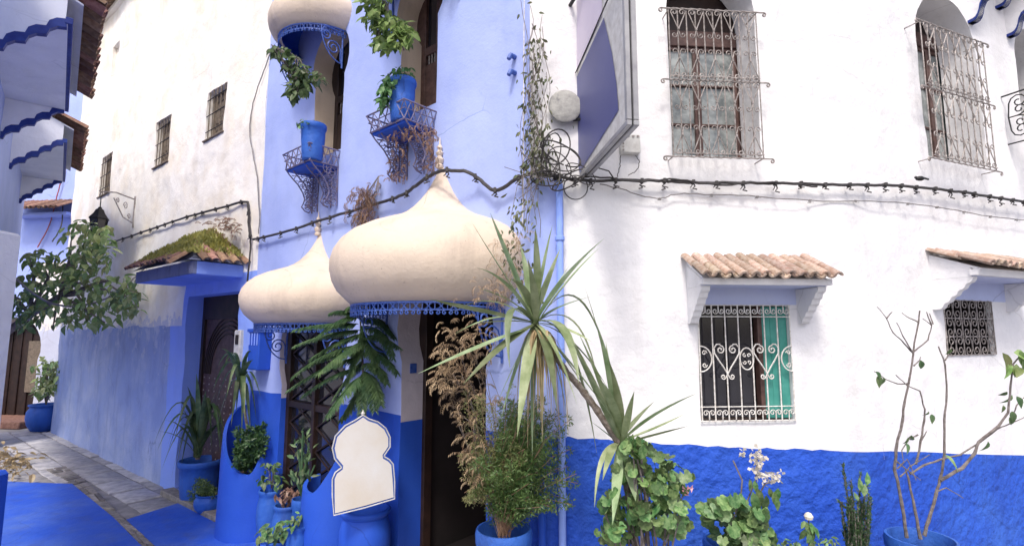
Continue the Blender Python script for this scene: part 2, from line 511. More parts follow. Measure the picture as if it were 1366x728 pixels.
def horseshoe(u0, u1, z0, zc, R, n=16):
    c = (u0 + u1) / 2; w = (u1 - u0) / 2
    zj = zc - sqrt(max(0, R * R - w * w)); a0 = atan2(zj - zc, w)
    p = [(u0, z0), (u1, z0)]
    for i in range(n + 1):
        a = a0 + (pi - 2 * a0) * i / n
        p.append((c + R * cos(a), zc + R * sin(a)))
    return p
def rect(u0, u1, z0, z1): return [(u0, z0), (u1, z0), (u1, z1), (u0, z1)]
def archpoly(u0, u1, z0, zs, n=12):
    c = (u0 + u1) / 2; w = (u1 - u0) / 2
    return [(u0, z0), (u1, z0)] + [(c + w * cos(pi * i / n), zs + w * 1.05 * sin(pi * i / n)) for i in range(n + 1)]

# ------------------------------------------------------------------ tiles and awnings
def tile_mesh(name, mat, r=0.045, l=0.2, th=0.012, seed=0):
    mb = MB(); n = 6; R = random.Random(seed)
    vs = []
    for y, k in ((0, 0.86), (l, 1.0)):
        for rr in (r * k, r * k - th):
            for i in range(n + 1):
                a = pi * i / n
                vs.append((rr * cos(a), y, rr * sin(a) * 0.85 * (1 + R.uniform(-.03, .03))))
    m = n + 1; fs = []
    for i in range(n):
        fs += [(i, i + 1, 2 * m + i + 1, 2 * m + i), (m + i + 1, m + i, 3 * m + i, 3 * m + i + 1),
               (2 * m + i, 2 * m + i + 1, 3 * m + i + 1, 3 * m + i), (i + 1, i, m + i, m + i + 1)]
    fs += [(0, 2 * m, 3 * m, m), (n, m + n, 3 * m + n, 2 * m + n)]
    mb.add(vs, fs)
    return mb.mesh(name, mat)
def slopeM(F, u, d0, z0, d1, z1, along=0.0, flip=False, yaw=0.0):
    """local x along the wall, local y down the slope outwards, local z up from the slope"""
    n = F.n * (d1 - d0) + Vector((0, 0, z1 - z0)); n.normalize()
    x = F.t.copy(); z = x.cross(n)
    if z.z < 0: z = -z
    if flip: z = -z
    p = F.P(u, z0, d0) + n * along
    m = Matrix.Identity(4)
    for k in range(3): m[k][0] = x[k]; m[k][1] = n[k]; m[k][2] = z[k]
    m.translation = p
    return m @ Matrix.Rotation(yaw, 4, 'Z')
def tiles(parent, F, u0, u1, d0, z0, d1, z1, cols, courses, mat, name='roof_tile', seed=1, rough=0.004):
    R = random.Random(seed)
    L = math.hypot(d1 - d0, z1 - z0); pitch = (u1 - u0) / cols
    l = L / courses * 1.18
    r = pitch * 0.36
    ms = [tile_mesh('roof_tile_%d' % k, mat, r * 1.12, l, seed=k) for k in range(3)]
    mp = [tile_mesh('pan_tile_%d' % k, mat, r * 1.15, l, seed=k + 7) for k in range(2)]
    for c in range(courses):
        a = L * c / courses
        for i in range(cols + 1):
            lift = 0.006 + 0.008 * (c + 1) + R.uniform(-rough, rough)
            m = slopeM(F, u0 + pitch * i, d0, z0, d1, z1, a + R.uniform(-.008, .012), False, R.uniform(-.03, .03))
            link(name, R.choice(ms), parent, m @ Matrix.Translation((0, 0, lift + r * 0.5)))
            if i < cols:
                m = slopeM(F, u0 + pitch * (i + .5), d0, z0, d1, z1, a + R.uniform(-.01, .01), True, R.uniform(-.03, .03))
                link(name, R.choice(mp), parent, m @ Matrix.Translation((0, 0, -lift - r * 0.75)))
def bracketpoly(d, zs, drop, steps, skirt=0.0, top=0.0, d0=-0.01, arc=5, conc=False):
    p = [(d0, zs + top), (d, zs + top), (d, zs - skirt)]
    for i in range(steps):
        xa = d - (d - 0.02) * i / steps; xb = d - (d - 0.02) * (i + 1) / steps
        za = zs - skirt - drop * i / steps; zb = zs - skirt - drop * (i + 1) / steps
        k0 = (xa, za)
        for q in range(1, arc + 1):
            a = pi / 2 * q / arc
            if conc: p.append((xb + (xa - xb) * (1 - sin(a)), za - (za - zb) * (1 - cos(a))))
            else: p.append((xb + (xa - xb) * (0.25 + 0.75 * cos(a)), za - (za - zb) * sin(a)))
    p.append((d0, zs - skirt - drop))
    return p
def nM(F, u):
    """local x out of the wall, local y along it, z up"""
    m = Matrix.Identity(4)
    for k in range(3): m[k][0] = F.n[k]; m[k][1] = F.t[k]
    m.translation = F.P(u, 0, 0)
    return m
def awning(parent, F, u0, u1, zs, d, ztop, over, zedge, drop, steps, bw, cols, courses, mats, skirt=0.0, slab=0.045, trim=None, beam_h=0.05, seed=1, d_in=0.0, arc=5, tile_mat=None, conc=False, deck=0, brackets=True):
    mb = MB()
    M = F.M(0, 0, 0)
    bm_, sf_ = 0, 1
    mb.box(u0 + .003, u1 - .003, -d + .003, 0.02, zs + .001, zs + slab, M, 1)
    mb.bbox(u0 - 0.012, u1 + 0.012, -d - 0.03, -d + 0.02, zs + 0.004, zs + beam_h, 0.004, M, 0)
    # side cheeks and sloping deck under the tiles
    for s in (u0, u1):
        mb.prism([(-.01, zs - .001), (d - .018, zs - .001), (d - .018, zedge - .02 + (ztop - zedge - .008) * (1 - (d - .018) / (d + over * .6)) + .004), (-.01, ztop - .022)], -0.02 if s == u1 else 0.0, 0.0 if s == u1 else 0.02, nM(F, s), deck)
    mb.prism([(0, ztop - .028), (d + over * .6, zedge - .02), (d + over * .6, zedge - .004), (0, ztop - .006)], 0.004, u1 - u0 - 0.004, nM(F, u0), deck)
    a = obj('awning', mb, mats[:2], parent)
    bp = bracketpoly(d - .01, zs, drop, steps, skirt, -0.002, arc=arc, conc=conc)
    for s in ((u0, u1) if brackets else ()):
        b = MB()
        y0, y1 = (0.0, bw) if s == u0 else (-bw, 0.0)
        b.prism(bp, y0, y1, nM(F, s), 0)
        bo = obj('awning_bracket', b, mats[2], a)
    if trim:
        for s in (u0, u1):
            y0, y1 = (-0.005, bw + .005) if s == u0 else (-bw - .005, .005)
            tb = MB()
            edge = bp[2:]
            up = [(x - 0.004, z + trim[1]) for x, z in edge]
            lo = [(x + .004, z - .006) for x, z in edge]
            n = len(edge)
            vs = []
            mm = nM(F, s)
            for y in (y0, y1):
                for (x, z) in lo: vs.append(mm @ Vector((x, y, z)))
                for (x, z) in up: vs.append(mm @ Vector((x, y, z)))
            fs = []
            for i in range(n - 1):
                fs += [(i, i + 1, n + i + 1, n + i), (2 * n + i + 1, 2 * n + i, 3 * n + i, 3 * n + i + 1),
                       (i + 1, i, 2 * n + i, 2 * n + i + 1), (n + i, n + i + 1, 3 * n + i + 1, 3 * n + i)]
            fs += [(0, n, 3 * n, 2 * n), (n - 1, 3 * n - 1, 4 * n - 1, 2 * n - 1)]
            tb.add(vs, fs)
            obj('bracket_trim', tb, trim[0], a, smooth=False)
    if tile_mat:
        tiles(a, F, u0 - .01, u1 + .01, 0.0, ztop, d + over, zedge, cols, courses, tile_mat, seed=seed)
    return a

# ------------------------------------------------------------------ ironwork
def spiral(cx, cz, r, turns, a0, sgn, n=14, end=0.22):
    out = []
    for i in range(n + 1):
        t = i / n
        a = a0 + sgn * turns * 2 * pi * t
        rr = r * (1 - (1 - end) * t)
        out.append((cx + rr * cos(a), cz + rr * sin(a)))
    return out
def xz(path, y=0.0): return [(x, y, z) for x, z in path]
def vscroll(w, h, r, mat, name='grille_scroll', n=4):
    """two crossed rods with curled ends, apex at the foot"""
    mb = MB(); rs = min(w * .19, h * .2)
    for s in (-1, 1):
        top = [(x * s, z) for x, z in spiral(w * .22, h - rs, rs, 1.15, 0, 1, 11)][::-1]
        bot = [(x * s, z) for x, z in spiral(-w * .24, rs * 1.0, rs * .9, 1.1, 0.2, -1, 11)]
        mb.tube(xz(top + [(0.02 * w * s, h * .33)] + bot), r, n)
    mb.box(-r * 1.6, r * 1.6, -r * 1.3, r * 1.3, h * .33 - r * 2, h * .33 + r * 2)
    return mb.mesh(name, mat)
def pair_scroll(w, h, r, mat, flip=False, name='grille_scroll', n=4):
    mb = MB(); g = -1 if flip else 1
    rs = min(w * .23, h * .42)
    for s in (-1, 1):
        p = [(x * s, z * g) for x, z in spiral(w * .24, h - rs, rs, 1.2, pi, -1, 12)]
        mb.tube(xz([(0, 0)] + [(w * .01 * s, h * .3 * g)] + p), r, n)
    return mb.mesh(name, mat)
def place(name, me, parent, F, u, z, d, extra=None):
    m = F.M(u, z, d)
    if extra is not None: m = m @ extra
    return link(name, me, parent, m)
def bar_mesh(h, r, mat, name='grille_bar', n=5):
    mb = MB(); mb.tube([(0, 0, 0), (0, 0, h)], r, n); return mb.mesh(name, mat)

def big_grille(parent, F, u0, u1, z0, z1, zm, d, cols, mat, r=0.0042, ext=0.05, curl=0.03):
    """projecting cage with three curled rails, bars and rows of scrolls"""
    def rail(z):
        nn = 40
        Ls = [(u0 - ext + x, -d, z + y) for x, y in spiral(0, -curl * .5, curl * .5, .95, pi / 2, 1, 10)][::-1]
        Rs = [(u1 + ext + x, -d, z + y) for x, y in spiral(0, -curl * .5, curl * .5, .95, pi / 2, -1, 10)]
        mid = [(u0 + (u1 - u0) * i / nn, -d + .003 * (i % 2), z + .003 * ((i // 2) % 2)) for i in range(nn + 1)]
        b_ = MB(); b_.tube(Ls + mid + Rs, r * 1.25, 5, F.M())
        return b_
    mb = rail(z0)
    g = obj('window_grille', mb, mat, parent)
    for uu in (u0, u1):
        for z in (z0 + .004, z1 - .004):
            mb = MB(); mb.tube([(uu, 0.03, z), (uu, -d, z)], r, 4, F.M()); obj('grille_stay', mb, mat, g)
    mb = MB(); mb.tube([(u0, -d - .004, z0 + .022), (u1, -d - .004, z0 + .022)], r * .8, 4, F.M()); obj('grille_rail', mb, mat, g)
    for z in (zm, z1): obj('grille_rail', rail(z), mat, g)
    mb = MB(); mb.tube([(u0, -d - .004, zm + .022), (u1, -d - .004, zm + .022)], r * .8, 4, F.M()); obj('grille_rail', mb, mat, g)
    w = (u1 - u0) / cols
    bm = bar_mesh(z1 - z0, r, mat)
    for i in range(2 * cols + 1):
        place('grille_bar', bm, g, F, u0 + w * i / 2, z0, d - .006)
    H = (z1 - zm)
    sv = vscroll(w, min(.19, H * .42), r * .85, mat)
    for i in range(cols):
        u = u0 + w * (i + .5)
        hh = min(.19, H * .42)
        flipz = Matrix.Rotation(pi, 4, 'Y')
        place('grille_scroll', sv, g, F, u, z1 - hh - .005, d + .004)
        place('grille_scroll', sv, g, F, u, zm + hh + .01, d + .004, flipz)
        place('grille_scroll', sv, g, F, u, zm - hh - .005, d + .004)
        place('grille_scroll', sv, g, F, u, z0 + hh + .01, d + .004, flipz)
    # small rings strung along the middle rail
    mr = MB()
    for i in range(cols * 2):
        c = u0 + w * (i + .5) / 2
        mr.tube([F.M() @ Vector((c + .016 * cos(a), -d - .006, zm + .011 + .016 * sin(a))) for a in [2 * pi * k / 9 for k in range(10)]], r * .7, 4)
    obj('ring_row', mr, mat, g)
    return g

def casement(parent, F, u0, u1, z0, z1, depth, mat, glass, leaves=2, rows=3, st=0.035, transom=True):
    """wooden window: outer frame, leaves with panes"""
    M = F.M(0, 0, -depth)
    mb = MB()
    t = 0.04
    mb.bbox(u0 - .05, u0 + st, -.01, t, z0 - .04, z1 + .08, .004, M)
    mb.bbox(u1 - st, u1 + .05, -.01, t, z0 - .04, z1 + .08, .004, M)
    mb.bbox(u0 + st, u1 - st, -.008, t, z0 - .04, z0 + st, .004, M)
    mb.bbox(u0 + st, u1 - st, -.008, t, z1 - st, z1 + .08, .004, M)
    w = obj('window', mb, mat, parent)
    lw = (u1 - u0 - 2 * st) / leaves
    for i in range(leaves):
        a = u0 + st + lw * i; b = a + lw
        f = MB(); s2 = st * .8
        f.bbox(a + .002, a + s2, 0.004, t, z0 + st, z1 - st, .004, M)
        f.bbox(b - s2, b - .002, 0.004, t, z0 + st, z1 - st, .004, M)
        zz = [z0 + st + (z1 - z0 - 2 * st) * k / rows for k in range(rows + 1)]
        for k, z in enumerate(zz):
            h = s2 if k in (0, rows) else s2 * .6
            f.bbox(a + s2, b - s2, 0.006, t, z - (h if k == rows else h / 2 if k else 0), z + (0 if k == rows else h / 2 if k else h), .003, M)
        obj('window_leaf', f, mat, w)
        for k in range(rows):
            p = MB(); p.box(a + s2, b - s2, .022, .027, zz[k] + .01, zz[k + 1] - .01, M)
            obj('pane', p, glass, w)
    back = MB(); back.box(u0 - .3, u1 + .3, .3, .31, z0 - .3, z1 + .3, M)
    back.box(u0 - .3, u0 - .29, .03, .3, z0 - .3, z1 + .3, M)
    back.box(u1 + .29, u1 + .3, .03, .3, z0 - .3, z1 + .3, M)
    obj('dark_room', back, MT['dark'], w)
    return w
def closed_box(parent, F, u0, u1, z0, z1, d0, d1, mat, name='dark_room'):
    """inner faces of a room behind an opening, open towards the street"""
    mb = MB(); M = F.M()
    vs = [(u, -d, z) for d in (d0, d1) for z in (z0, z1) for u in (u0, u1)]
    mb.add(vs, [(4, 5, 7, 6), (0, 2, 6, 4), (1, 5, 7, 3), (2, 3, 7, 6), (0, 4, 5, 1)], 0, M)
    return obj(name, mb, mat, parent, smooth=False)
# ================================================================== ground
def ground_sheet(name, poly, zoff, mat, step=0.15, kind='structure', parent=None, amp=0.0, thick=0.0, wob=0.0):
    V, T = cdt(poly, [], [], step)
    mb = MB()
    for x, y in V:
        mb.v.append((x, y, gz(x, y) + zoff + amp * noise.noise(Vector((x * 1.6, y * 1.6, 2)))))
    for f, _, _ in T: mb.f.append(f); mb.m.append(0)
    o = obj(name, mb, mat, parent, smooth=True, M=Matrix.Identity(4))
    if parent is None: tag(o, kind=kind)
    return o
MT['ground'] = solid('worn_grey_concrete', (0.30, 0.29, 0.29), 0.85, c2=(0.17, 0.165, 0.17), scale=5, bump_s=0.5, bscale=30)
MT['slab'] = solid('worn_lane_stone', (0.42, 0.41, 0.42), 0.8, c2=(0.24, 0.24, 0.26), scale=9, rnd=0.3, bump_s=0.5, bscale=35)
MT['slab_dirty'] = solid('dirty_border_stone', (0.27, 0.25, 0.23), 0.85, c2=(0.14, 0.13, 0.13), scale=16, rnd=0.35, bump_s=0.7, bscale=30)
MT['floorblue'] = plaster('blue_painted_paving', (0.02, 0.088, 0.54), (0.10, 0.19, 0.55), (0.06, 0.08, 0.22), 0.8, 0.25, 7, rough=0.6, coarse_s=0.2, streak=0.6)
mb = MB()
nx_, ny_ = 60, 60
for j in range(ny_ + 1):
    for i in range(nx_ + 1):
        a = (i / nx_ - .5) * 2; b = (j / ny_ - .5) * 2
        x = 60 * a * abs(a) ** 1.4 - 2; y = 60 * b * abs(b) ** 1.4 + 5
        mb.v.append((x, y, gz(x, y) - 0.02))
for j in range(ny_):
    for i in range(nx_):
        q = j * (nx_ + 1) + i
        mb.f.append((q, q + 1, q + nx_ + 2, q + nx_ + 1)); mb.m.append(0)
ground = obj('ground', mb, MT['ground'], M=Matrix.Identity(4)); tag(ground, kind='structure')

def gp(px, py): 
    p = at_z(px, py, 0.0); return (p.x, p.y)
# lane paving, stone by stone
lane_poly = [gp(-20, 578), gp(80, 566), gp(245, 642), gp(262, 668), gp(172, 693), gp(105, 645), gp(-20, 640)]
lane = ground_sheet('lane_pavement', lane_poly, -0.012, MT['ground'], 0.3)
R = random.Random(11)
FG = Frame((-9, 10.5), (0.7826, -0.6226))
def stone(parent, pts, h, mat, name='paving_stone', top=0.0):
    """one slightly domed stone from its outline"""
    n = len(pts)
    cx = sum(p[0] for p in pts) / n; cy = sum(p[1] for p in pts) / n
    z = gz(cx, cy)
    mb = MB()
    tl = (R.uniform(-1, 1) * .006, R.uniform(-1, 1) * .006)
    def zz(x, y): return z + top + h + (x - cx) * tl[0] * 3 + (y - cy) * tl[1] * 3
    vs = [(x, y, z - .03) for x, y in pts] + [(x, y, zz(x, y) - .008) for x, y in pts]
    vs += [(cx + (x - cx) * .93, cy + (y - cy) * .93, zz(x, y)) for x, y in pts]
    fs = [tuple(range(2 * n, 3 * n))]
    for a in (0, n):
        for i in range(n):
            j = (i + 1) % n; fs.append((a + i, a + j, a + n + j, a + n + i))
    mb.add(vs, fs)
    return obj(name, mb, mat, parent)
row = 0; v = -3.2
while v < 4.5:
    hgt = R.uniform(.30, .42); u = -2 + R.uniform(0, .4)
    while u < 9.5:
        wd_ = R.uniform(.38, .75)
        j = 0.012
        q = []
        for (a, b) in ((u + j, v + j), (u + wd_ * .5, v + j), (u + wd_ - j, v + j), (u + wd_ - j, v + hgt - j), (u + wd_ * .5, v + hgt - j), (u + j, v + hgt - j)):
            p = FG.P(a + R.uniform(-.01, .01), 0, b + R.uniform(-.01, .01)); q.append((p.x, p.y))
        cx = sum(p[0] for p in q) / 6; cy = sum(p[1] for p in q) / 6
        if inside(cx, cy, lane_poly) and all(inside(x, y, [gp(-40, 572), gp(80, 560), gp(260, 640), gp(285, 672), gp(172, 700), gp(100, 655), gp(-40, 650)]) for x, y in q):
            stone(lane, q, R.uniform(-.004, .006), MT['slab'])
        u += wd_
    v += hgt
# blue painted floor on either side of a strip of bare stones
b1 = [gp(-60, 640), gp(96, 646), gp(150, 690), gp(200, 740), gp(215, 790), (-2.2, 3.0), (-2.6, 1.5), (-6, 1.5)]
b2 = [gp(168, 694), gp(262, 664), gp(345, 684), (FB.P(-3.6, 0, -.05).x, FB.P(-3.6, 0, -.05).y), (FB.P(-2.35, 0, -.05).x, FB.P(-2.35, 0, -.05).y), (-1.3, 3.4), (-1.6, 3.0), (-2.0, 3.2), gp(262, 780)]
ground_sheet('blue_floor_paint', b1, 0.012, MT['floorblue'], 0.12, amp=0.004)
ground_sheet('blue_floor_paint', b2, 0.012, MT['floorblue'], 0.12, amp=0.004)
strip = ground_sheet('stone_strip', [gp(96, 646), gp(110, 640), gp(168, 694), gp(262, 780), gp(215, 790), gp(150, 690)], -0.008, MT['ground'], 0.2)
def lerp2(a, b, t): return (a[0] + (b[0] - a[0]) * t, a[1] + (b[1] - a[1]) * t)
Lf = [gp(60, 626), gp(96, 646), gp(150, 690), gp(200, 740), gp(215, 790)]; Rt = [gp(88, 622), gp(115, 641), gp(168, 694), gp(226, 745), gp(262, 790)]
def along(P, t):
    k = min(len(P) - 2, int(t * (len(P) - 1))); return lerp2(P[k], P[k + 1], t * (len(P) - 1) - k)
t = 0.0
while t < 0.98:
    dt = R.uniform(.035, .06)
    cuts = [0, R.uniform(.35, .65), 1] if R.random() < .6 else [0, 1]
    for a, b in zip(cuts, cuts[1:]):
        e = .04
        q = [lerp2(along(Lf, t + .004), along(Rt, t + .004), a + e), lerp2(along(Lf, t + .004), along(Rt, t + .004), b - e),
             lerp2(along(Lf, t + dt - .004), along(Rt, t + dt - .004), b - e + R.uniform(-.05, .05) * (b < 1)), lerp2(along(Lf, t + dt - .004), along(Rt, t + dt - .004), a + e + R.uniform(-.03, .05))]
        stone(strip, q, R.uniform(.006, .016), MT['slab_dirty'], 'border_stone')
    t += dt

# ================================================================== white house on the right
R1C, S1C = 1.82, 0.22
white = thing('white_house', FR.P(1, 0.3, 0), 'whitewashed house on the right with deep blue foot and iron window grilles', 'house')
dado_r = [(708, 576), (760, 583), (812, 587), (870, 590), (930, 594), (1000, 597), (1060, 599), (1130, 601)]
dl = [FR.pix(x, y) for x, y in dado_r]
dl[-1] = (1.82, dl[-1][1])
Rz = random.Random(5)
def wobble(line, n=5, a=.006):
    out = []
    for p, q in zip(line, line[1:]):
        for k in range(n):
            t = k / n; out.append((p[0] + (q[0] - p[0]) * t, p[1] + (q[1] - p[1]) * t + Rz.uniform(-a, a)))
    out.append(line[-1]); return out
dlw = wobble([(-.001, dl[0][1])] + dl[1:])
dado_poly = [(-.001, -.3), (1.82, -.3)] + dlw[::-1]
peri_strip = [(-.001, dl[0][1] - .02)] + [FR.pix(*p) for p in ((756, 583), (754, 500), (752, 400), (752, 300), (751, 246), (742, 240), (728, 237))] + [(-.001, FR.pix(712, 238)[1])]
w1a = FR.pix(936, 562); w1b = FR.pix(1057, 560); w1t = FR.pix(935, 406)
W1 = (w1a[0], FR.pix(1056, 500)[0], w1a[1], w1t[1])
w2l = FR.pix(896, 205)[0]; w2r = FR.pix(1016, 205)[0]; w2b = FR.pix(950, 209)[1]; w2s = FR.pix(1008, 14)[1]
A1 = dict(u0=FR.pix(917, 425)[0], u1=FR.pix(1074, 425)[0], zs=FR.pix(1000, 381, .22)[1], foot=FR.pix(1073, 432)[1], zt=FR.pix(1000, 343)[1], ze=FR.pix(1000, 369, .25)[1])
under1 = rect(A1['u0'] + .03, A1['u1'] - .03, W1[3] - .0, A1['zs'])  # paler blue wall region between window top and awning soffit
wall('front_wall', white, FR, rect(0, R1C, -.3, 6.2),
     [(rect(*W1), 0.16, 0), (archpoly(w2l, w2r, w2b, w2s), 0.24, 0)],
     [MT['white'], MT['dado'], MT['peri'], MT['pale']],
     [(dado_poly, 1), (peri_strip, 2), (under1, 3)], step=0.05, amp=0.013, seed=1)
dado_s = [FS.pix(x, y) for x, y in ((1150, 601), (1250, 604), (1366, 606), (1420, 606))]
dsl = wobble([(-.03, dl[-1][1])] + dado_s[1:] + [(5.0, dado_s[-1][1] - .15)])
W3 = (FS.pix(1261, 440)[0], FS.pix(1325, 440)[0], FS.pix(1290, 473)[1], FS.pix(1290, 401)[1])
v2l = FS.pix(1238, 208)[0]; v2r = FS.pix(1316, 212)[0]; v2b = FS.pix(1280, 217)[1]; v2s = FS.pix(1218, 42)[1]
A2 = dict(u0=FS.pix(1245, 413)[0], u1=FS.pix(1347, 413)[0], zs=FS.pix(1300, 368, .25)[1], foot=FS.pix(1248, 413)[1], zt=FS.pix(1300, 341)[1], ze=FS.pix(1330, 355, .3)[1])
v3l = FS.pix(1357, 100)[0]; v3b = FS.pix(1357, 175)[1]; v3s = FS.pix(1357, 72)[1]
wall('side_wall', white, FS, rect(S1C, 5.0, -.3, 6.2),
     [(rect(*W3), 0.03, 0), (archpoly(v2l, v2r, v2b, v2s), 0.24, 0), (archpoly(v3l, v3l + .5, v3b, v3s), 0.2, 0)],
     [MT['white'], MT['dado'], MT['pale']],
     [([(-.03, -.3), (5.0, -.3)] + dsl[::-1], 1), (rect(A2['u0'] + .03, A2['u1'] - .03, W3[3], A2['zs']), 2)], step=0.06, amp=0.013, seed=2)  # last region: paler blue from the small window up to its awning
# rounded turn between the two walls
zt_a = dlw[-1][1]
cm = MB(); NB = 14; zs_ = []
da_, db_ = [q for q in dado_s if q[0] <= S1C][-1:] or [dado_s[0]], [q for q in dado_s if q[0] > S1C][0]
da_ = da_[0]
zl = da_[1] + (db_[1] - da_[1]) * (S1C - da_[0]) / (db_[0] - da_[0])
rows = [-.3 + (zt_a + .3) * k / 14 for k in range(15)] + [zt_a + (6.2 - zt_a) * k / 90 for k in range(1, 91)]
pA, pB, pC = FR.P(R1C, 0), FR.P(R1LEN, 0), FS.P(S1C, 0)
for i in range(NB + 1):
    t = i / NB
    b_ = pA * (1 - t) ** 2 + pB * 2 * t * (1 - t) + pC * t * t
    nn_ = (FR.n * (1 - t) + FS.n * t).normalized()
    for z in rows:
        ra = relief(R1C, z, .013, 1); rb = relief(S1C, z, .013, 2)
        zz = z + (zl - zt_a) * t * max(0, 1 - abs(z - zt_a) / 1.2)
        p = b_ + nn_ * (ra * (1 - t) + rb * t); cm.v.append((p.x, p.y, zz))
for i in range(NB):
    for j in range(len(rows) - 1):
        q = i * len(rows) + j; cm.f.append((q, q + len(rows), q + len(rows) + 1, q + 1)); cm.m.append(1 if j < 14 else 0)
obj('corner_wall', cm, [MT['white'], MT['dado']], white, angle=3)
# roof of the white house and its far sides
mb = MB()
pa, pb, pc = FR.P(0, 6.1, -.1), FS.P(0, 6.1, -.1), FS.P(5, 6.1, -.1)
mb.add([pa, pb, pc, pc + Vector((-1.5, 5, 0)), pa + Vector((-.2, 6, 0)), FB.P(-.0, 6.1, -.3)], [(0, 1, 2, 3, 4, 5)])
obj('flat_roof', mb, MT['white'], white)

# lower window with green shutter
mb = MB(); M = FR.M(0, 0, -.03)
zmid = (W1[2] + W1[3]) / 2; us = W1[0] + (W1[1] - W1[0]) * .715
mb.bbox(W1[0] - .03, W1[0] + .018, 0, .04, W1[2] - .02, W1[3] + .02, .003, M)
mb.bbox(W1[1] - .004, W1[1] + .03, 0, .04, W1[2] - .02, W1[3] + .02, .003, M)
mb.bbox(W1[0] + .018, W1[1] - .015, 0, .04, W1[3] - .015, W1[3] + .02, .003, M)
mb.bbox(W1[0] + .018, W1[1] - .015, 0, .04, W1[2] - .02, W1[2] + .012, .003, M)
win = obj('window', mb, MT['wood'], white)
mb = MB(); mb.bbox(us, W1[1] - .002, -.012, .012, W1[2] + .012, W1[3] - .012, .003, M)
for k in range(1, 3): mb.box(us + (W1[1] - us) * k / 3 - .0015, us + (W1[1] - us) * k / 3 + .0015, -.015, -.01, W1[2] + .02, W1[3] - .02, M)
sh = obj('green_shutter', mb, MT['green'], win); sh['label'] = 'green painted wooden shutter leaf'
mb = MB(); mb.bbox(us - .028, us - .001, -.02, .03, W1[2] + .012, W1[3] - .012, .003, M)
obj('window_leaf', mb, MT['wood_red'], win)
for k in range(2):
    mb = MB(); a = W1[0] + .02 + (us - .03 - W1[0] - .02) * k / 2; b = a + (us - .03 - W1[0] - .02) / 2 - .012
    mb.box(a, b, .028, .032, W1[2] + .015, W1[3] - .02, M); obj('pane', mb, MT['glass_dark'], win)
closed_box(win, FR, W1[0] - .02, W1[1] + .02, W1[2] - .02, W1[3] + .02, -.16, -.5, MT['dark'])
# its white grille
ir = MT['iron_white']; d = .012; wu = W1[1] - W1[0]; hu = W1[3] - W1[2]; r = .0042
mb = MB(); M = FR.M(0, 0, d)
for z in (W1[2] + .004, W1[2] + .082 * hu / .66, W1[3] - .07 * hu / .66, W1[3] - .004):
    mb.tube([(W1[0] - .008, 0, z), (W1[1] + .008, 0, z)], r * .8 if z not in (W1[2] + .004,) else r, 5, M)
g = obj('window_grille', mb, ir, white); g['label'] = 'white grille with two hearts between straight bars'
bm = bar_mesh(hu, r, ir, n=6)
for k in range(8): place('grille_bar', bm, g, FR, W1[0] + wu * k / 7, W1[2], d)
cw = wu / 7
ps = pair_scroll(cw * 1.0, .062, r * .75, ir); psf = pair_scroll(cw, .052, r * .75, ir, True)
for k in range(7):
    place('grille_scroll', ps, g, FR, W1[0] + cw * (k + .5), W1[2] + .006, d + .005)
    place('grille_scroll', psf, g, FR, W1[0] + cw * (k + .5), W1[3] - .006, d + .005)
hm = MB(); hh = .26 * hu
for s in (-1, 1):
    p = [(0, 0)] + [(cw * .5 * s * q, hh * v_) for q, v_ in ((.55, .22), (1.25, .45), (1.85, .68), (1.9, .86), (1.5, .98), (1.0, .98))] + [(x * s, z) for x, z in spiral(cw * .48, hh * .80, cw * .32, 1.3, pi * .5, 1, 12)]
    hm.tube(xz(p), r, 5)
    hm.tube(xz([(0, 0)] + [(x * s, z) for x, z in spiral(cw * .33, -hh * .08, cw * .22, 1.2, pi, 1, 10)]), r * .9, 5)
hme = hm.mesh('grille_heart', ir)
zh = W1[2] + hu * .40
for k in (2, 5): place('grille_heart', hme, g, FR, W1[0] + cw * k, zh, d + .006)
rm = MB(); rm.tube(xz([(cw * .52 * cos(a), hh * .36 * sin(a)) for a in [2 * pi * k / 20 for k in range(21)]]), r, 5)
for a in (0, pi / 2, pi, 3 * pi / 2):
    rm.tube(xz(spiral(cw * .22 * cos(a + .78), hh * .16 * sin(a + .78), cw * .16, 1, a, 1, 8)), r * .8, 4)
place('grille_ring', rm.mesh('grille_ring', ir), g, FR, W1[0] + cw * 3.5, zh + hh * .5, d + .006)
for k, s in ((0, 1), (7, -1)):
    hb = MB()
    hb.tube(xz([(cw * .85 * s * sin(a), hh * .42 * cos(a)) for a in [pi * q / 12 for q in range(13)]]), r, 5)
    hb.tube(xz([(x * s, z) for x, z in spiral(cw * .3, hh * .2, cw * .2, 1.2, 0, 1, 8)]), r * .8, 4)
    hb.tube(xz([(x * s, z) for x, z in spiral(cw * .3, -hh * .2, cw * .2, 1.2, 0, -1, 8)]), r * .8, 4)
    place('grille_scroll', hb.mesh('grille_side', ir), g, FR, W1[0] + cw * k, zh + hh * .5, d + .006)

# lower awning
awning(white, FR, A1['u0'], A1['u1'], A1['zs'], .22, A1['zt'] - .02, .045, A1['ze'] - .012, A1['zs'] - A1['foot'], 6, .05, 11, 2,
       [MT['white'], MT['pale'], MT['white']], tile_mat=MT['tile'], seed=3, beam_h=.04)
awning(white, FS, A2['u0'], A2['u1'], A2['zs'], .25, A2['zt'] - .02, .06, A2['ze'] - .012, A2['zs'] - A2['foot'], 5, .05, 14, 2,
       [MT['white'], MT['pale'], MT['white']], tile_mat=MT['tile'], seed=4, beam_h=.045)

